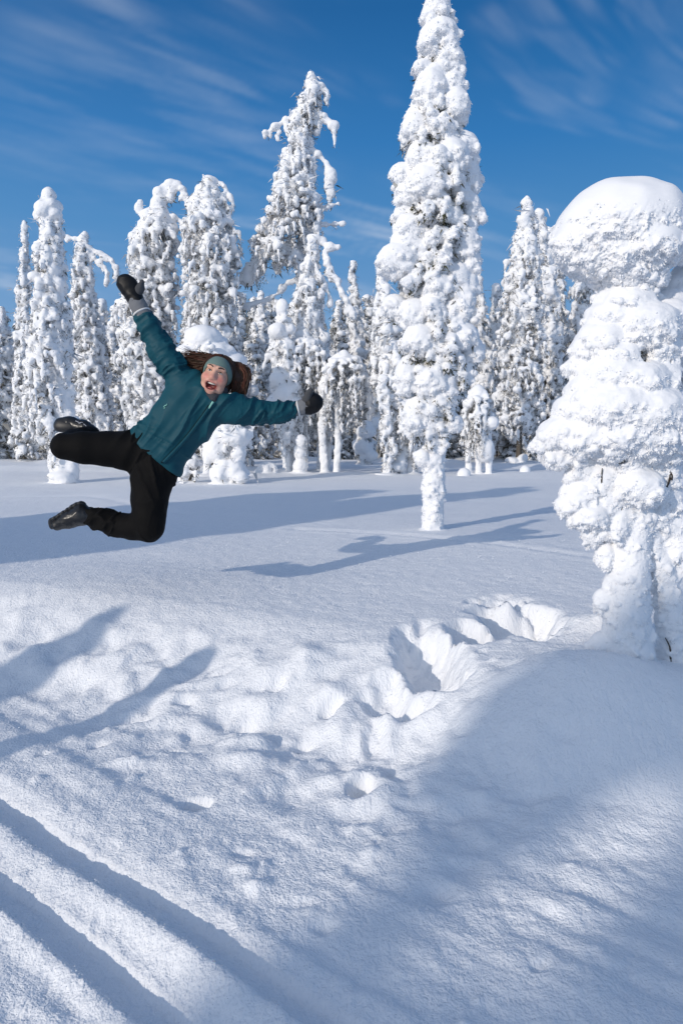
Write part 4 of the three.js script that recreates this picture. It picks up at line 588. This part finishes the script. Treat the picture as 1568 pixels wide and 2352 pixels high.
  const hp = [[0, .022, -.02, .074, .093, .094], [0, -.03, .012, .064, .084, .072], [0, -.108, .050, .026, .022, .026], [.036, -.032, .056, .035, .033, .032], [-.036, -.032, .056, .035, .033, .032], [.04, -.075, .03, .028, .04, .034], [-.04, -.075, .03, .028, .04, .034],
    { a: [0, .014, .082], b: [0, -.026, .103], ra: .008, rb: .0125 }, [.012, -.029, .092, .0085, .008, .009], [-.012, -.029, .092, .0085, .008, .009], { a: [-.045, .032, .066], b: [-.014, .034, .080], ra: .010, rb: .010 }, { a: [.014, .034, .080], b: [.045, .032, .066], ra: .010, rb: .010 }, { a: [0, -.08, -.02], b: [0, -.2, -.05], ra: .05, rb: .052 }, 
    { a: [-.024, -.052, .084], b: [.024, -.052, .084], ra: .009, rb: .009 }, { a: [-.018, -.094, .076], b: [.018, -.094, .076], ra: .010, rb: .010 }];
  const mouth = (x, y, z) => Math.max(sph(x, y + .073, z - .086, .0325, .0235, .036), y + .073 - .016 - 5 * x * x);
  const hg = skin(hp, .0032, .0065, { carve: (x, y, z, v) => { v = Math.max(v, -mouth(x, y, z)); for (const s of [-1, 1]) v = Math.max(v, -sph(x - s * .031, y - .008, z - .1, .017, .009, .021)); return v; } });
  { const a = hg.attributes.position.array, c = new Float32Array(a.length), mix = (A, B, t) => [lerp(A[0], B[0], t), lerp(A[1], B[1], t), lerp(A[2], B[2], t)];
    for (let i = 0; i < a.length; i += 3) { const [x, y, z] = [a[i], a[i + 1], a[i + 2]]; let q = [.66, .375, .27]; q = mix(q, [.58, .19, .15], .95 * Math.exp(-(((Math.abs(x) - .042) / .022) ** 2 + ((y + .03) / .022) ** 2))); q = mix(q, [.55, .22, .175], .7 * Math.exp(-((x / .016) ** 2 + ((y + .024) / .016) ** 2))); q = mix(q, [.56, .25, .2], .5 * Math.exp(-((x / .025) ** 2 + ((y + .115) / .018) ** 2)));
      const e = Math.hypot(x / .037, (y + .073) / .029); if (z > .04) q = mix(q, [.50, .20, .165], .8 * sstep(1.12, 1.03, e)); if (mouth(x, y, z) < .0015 && z < .079) q = [.16, .025, .022];
      c[i] = q[0]; c[i + 1] = q[1]; c[i + 2] = q[2]; }
    hg.setAttribute('color', new THREE.BufferAttribute(c, 3)); }
  const head = headT(part('head', hg, new THREE.MeshStandardMaterial({ vertexColors: true, roughness: .52 }), P));
  const ell = (x, y, z, a, b, c) => { const g = new THREE.SphereGeometry(1, 20, 14); g.scale(a, b, c); g.translate(x, y, z); return g; };
  part('teeth', (() => { const c = new THREE.CatmullRomCurve3([[-.027, -.0575, .058], [-.015, -.0595, .074], [0, -.0605, .079], [.015, -.0595, .074], [.027, -.0575, .058]].map((p) => new THREE.Vector3(...p))); const g = new THREE.TubeGeometry(c, 20, .0052, 8); return g; })(), mat(.72, .68, .60, .3), head);
  part('tongue', ell(0, -.087, .062, .017, .007, .018), mat(.42, .12, .11, .45), head);
  for (const s of [-1, 1]) {
    part('eye', ell(s * .031, .008, .0745, .0128, .0060, .008), mat(.55, .5, .47, .25), head);
    part('iris', ell(s * .031, .0085, .080, .0046, .0046, .0035), mat(.02, .014, .01, .2), head);
    part('eyelashes', tube([[s * .043, .0075, .0745], [s * .036, .0138, .083], [s * .028, .0145, .0855], [s * .019, .0085, .084]], .0021, .0016, 5), mat(.012, .008, .006, .7), head);
    part('eyebrow', tube([[s * .015, .031, .0905], [s * .028, .037, .0885], [s * .041, .037, .0805], [s * .051, .031, .070]], .0042, .0018, 6), mat(.03, .016, .010, .8), head);
  }
  { // knitted headband: a band with thickness round the skull
    const n = 64, m = 9, V = [], I = [], C = []; for (let i = 0; i <= n; i++) { const th = i / n * 6.2832, f = Math.cos(th), sd = Math.sin(th), fr = sstep(-.2, 1, f), lo = lerp(-.062, .040, Math.pow(fr, .8)), hi = lerp(.030, .102, fr); for (const [k0, k1, o] of [[0, m, 0], [m, 0, 1]]) for (let j = 0; j <= m; j++) { const t = (o ? m - j : j) / m, y = lerp(lo, hi, t), yy = (y - .020) / .103, r = Math.sqrt(Math.max(.05, 1 - yy * yy)), th2 = o ? -.002 : .0075 * Math.pow(Math.sin(Math.PI * clamp(t, .04, .96)), .5); const rib = o ? 0 : .0008 * Math.sin(t * 60); V.push(sd * (.0795 * r + th2 + rib), y, -.02 + f * (.0995 * r + th2 + rib)); } }
    const w = 2 * (m + 1); for (let i = 0; i < n; i++) for (let j = 0; j < w; j++) { const a = i * w + j, b = i * w + (j + 1) % w, c = a + w, d = b + w; I.push(a, c, b, b, c, d); }
    const g = new THREE.BufferGeometry(); g.setAttribute('position', new THREE.BufferAttribute(new Float32Array(V), 3)); g.setIndex(I); g.computeVertexNormals();
    headT(part('headband', g, new THREE.MeshPhysicalMaterial({ color: rgb(.125, .195, .18), roughness: .95, side: THREE.DoubleSide, sheen: .15, sheenColor: rgb(.4, .5, .5) }), P));
  }
  headT(part('neck_gaiter', skin([{ a: [-.052, -.075, .0], b: [-.030, -.135, .048], ra: .024, rb: .022 }, { a: [-.030, -.135, .048], b: [.030, -.135, .048], ra: .022, rb: .022 }, { a: [.030, -.135, .048], b: [.060, -.08, .0], ra: .022, rb: .026 }, { a: [.060, -.08, .0], b: [.05, -.09, -.06], ra: .026, rb: .03 }, { a: [-.052, -.075, 0], b: [-.05, -.09, -.06], ra: .024, rb: .03 }, [0, -.155, .0, .075, .04, .06]], .0055, .009, { move: knit }), MG, P));
  { // hair flying out to both sides
    const R = rng(55), g = [], hairM = new THREE.MeshStandardMaterial({ vertexColors: true, roughness: .7 });
    const strand = (p, r0) => { const q = tube(p, r0, r0 * .35, 4, 2.5), n = q.attributes.position.count, c = new Float32Array(n * 3), v = .6 + .8 * R(), red = R() < .4 ? 2.0 : 1.15; for (let i = 0; i < n; i++) { c[i * 3] = .040 * v * red; c[i * 3 + 1] = .0165 * v * (red > 1 ? 1.25 : 1); c[i * 3 + 2] = .008 * v; } q.setAttribute('color', new THREE.BufferAttribute(c, 3)); q.deleteAttribute('uv'); g.push(q); };
    for (let i = 0; i < 330; i++) { const a = R(), b = R(), top = lerp(-.030, .088, a), jit = () => (R() - .5) * .016; strand([[-.01 - .05 * b, .045 + .06 * R(), -.03 - .05 * R()], [-.075 - .015 * b, lerp(.02, .105, a) + jit(), -.02 - .05 * b], [-.14 + jit(), lerp(-.01, .098, a) + jit(), -.03 - .06 * b], [-.15 - .11 * R(), lerp(-.005, .078, a) + jit() * 3.4, -.04 - .06 * b]], .0026); }
    for (let i = 0; i < 360; i++) { const a = R(), b = R(), jit = () => (R() - .5) * .024; strand([[.0 + .05 * b, .06 + .05 * R(), -.035 - .05 * R()], [.085 + .02 * a, lerp(.05, .108, a) + jit(), -.03 - .05 * b], [lerp(.095, .162, a) + jit(), lerp(.03, .065, a) + jit(), -.03 - .06 * b], [lerp(.10, .172, a) + jit(), lerp(-.005, -.015, a) + jit(), -.03 - .06 * b], [lerp(.095, .175, a) + jit(), -.03 - .045 * R(), -.03 - .06 * b]], .0042); }
    for (let i = 0; i < 70; i++) { const L = R() < .55, jit = (k) => (R() - .5) * k; if (L) { const a = R(); strand([[-.05, .07, -.05], [-.13, lerp(.0, .115, a), -.05 + jit(.06)], [-.19, lerp(-.02, .105, a) + jit(.03), -.06 + jit(.08)], [-.22 - .06 * R(), lerp(-.02, .085, a) + jit(.07), -.06 + jit(.1)]], .0021); } else { const a = R(); strand([[.05, .10, -.04], [lerp(.10, .15, a), lerp(.09, .11, a), -.05 + jit(.06)], [lerp(.13, .185, a), lerp(.03, .06, a) + jit(.03), -.06 + jit(.08)], [lerp(.11, .19, a) + jit(.05), -.03 - .06 * R(), -.06 + jit(.1)]], .0021); } }
    for (let i = 0; i < 240; i++) { const t = -.3 + 1.5 * R(), s = R() < .5 ? -1 : 1; const f = .020 - .09 * R(); strand([[s * .004, .125 - .25 * Math.abs(f + .02), f], [s * .048, .108 + .008 * R() - .15 * Math.abs(f + .02), f - .005], [s * .088, .060, f - .02], [s * (.092 + .012 * R()), .01 - .05 * R(), f - .03]], .0042); }
    const base = skin([[0, .046, -.014, .079, .070, .072], [0, .034, -.042, .0825, .082, .086], { a: [-.05, .05, -.05], b: [-.17, .045, -.065], ra: .044, rb: .012 }, { a: [.05, .06, -.05], b: [.125, .03, -.06], ra: .038, rb: .026 }, { a: [.125, .03, -.06], b: [.13, -.015, -.06], ra: .026, rb: .016 }, [.055, -.045, -.055, .034, .06, .04], [-.045, -.04, -.06, .03, .06, .04]], .008, .012), bc = new Float32Array(base.attributes.position.count * 3); for (let i = 0; i < bc.length; i += 3) { bc[i] = .034; bc[i + 1] = .0145; bc[i + 2] = .0075; } base.setAttribute('color', new THREE.BufferAttribute(bc, 3)); 
    base.deleteAttribute('uv');
    const all = mergeGeometries([...g.map((q) => q), base].map((q) => { const n = q.index ? q : q; return n; }));
    headT(part('hair', all, hairM, P));
  }
}

{ let n = 0; scene.traverse((o) => { if (o.isMesh && !o.isInstancedMesh) n += (o.geometry.index ? o.geometry.index.count : o.geometry.attributes.position.count) / 3; }); console.log("all triangles", Math.round(n)); }
renderer.render(scene, camera);
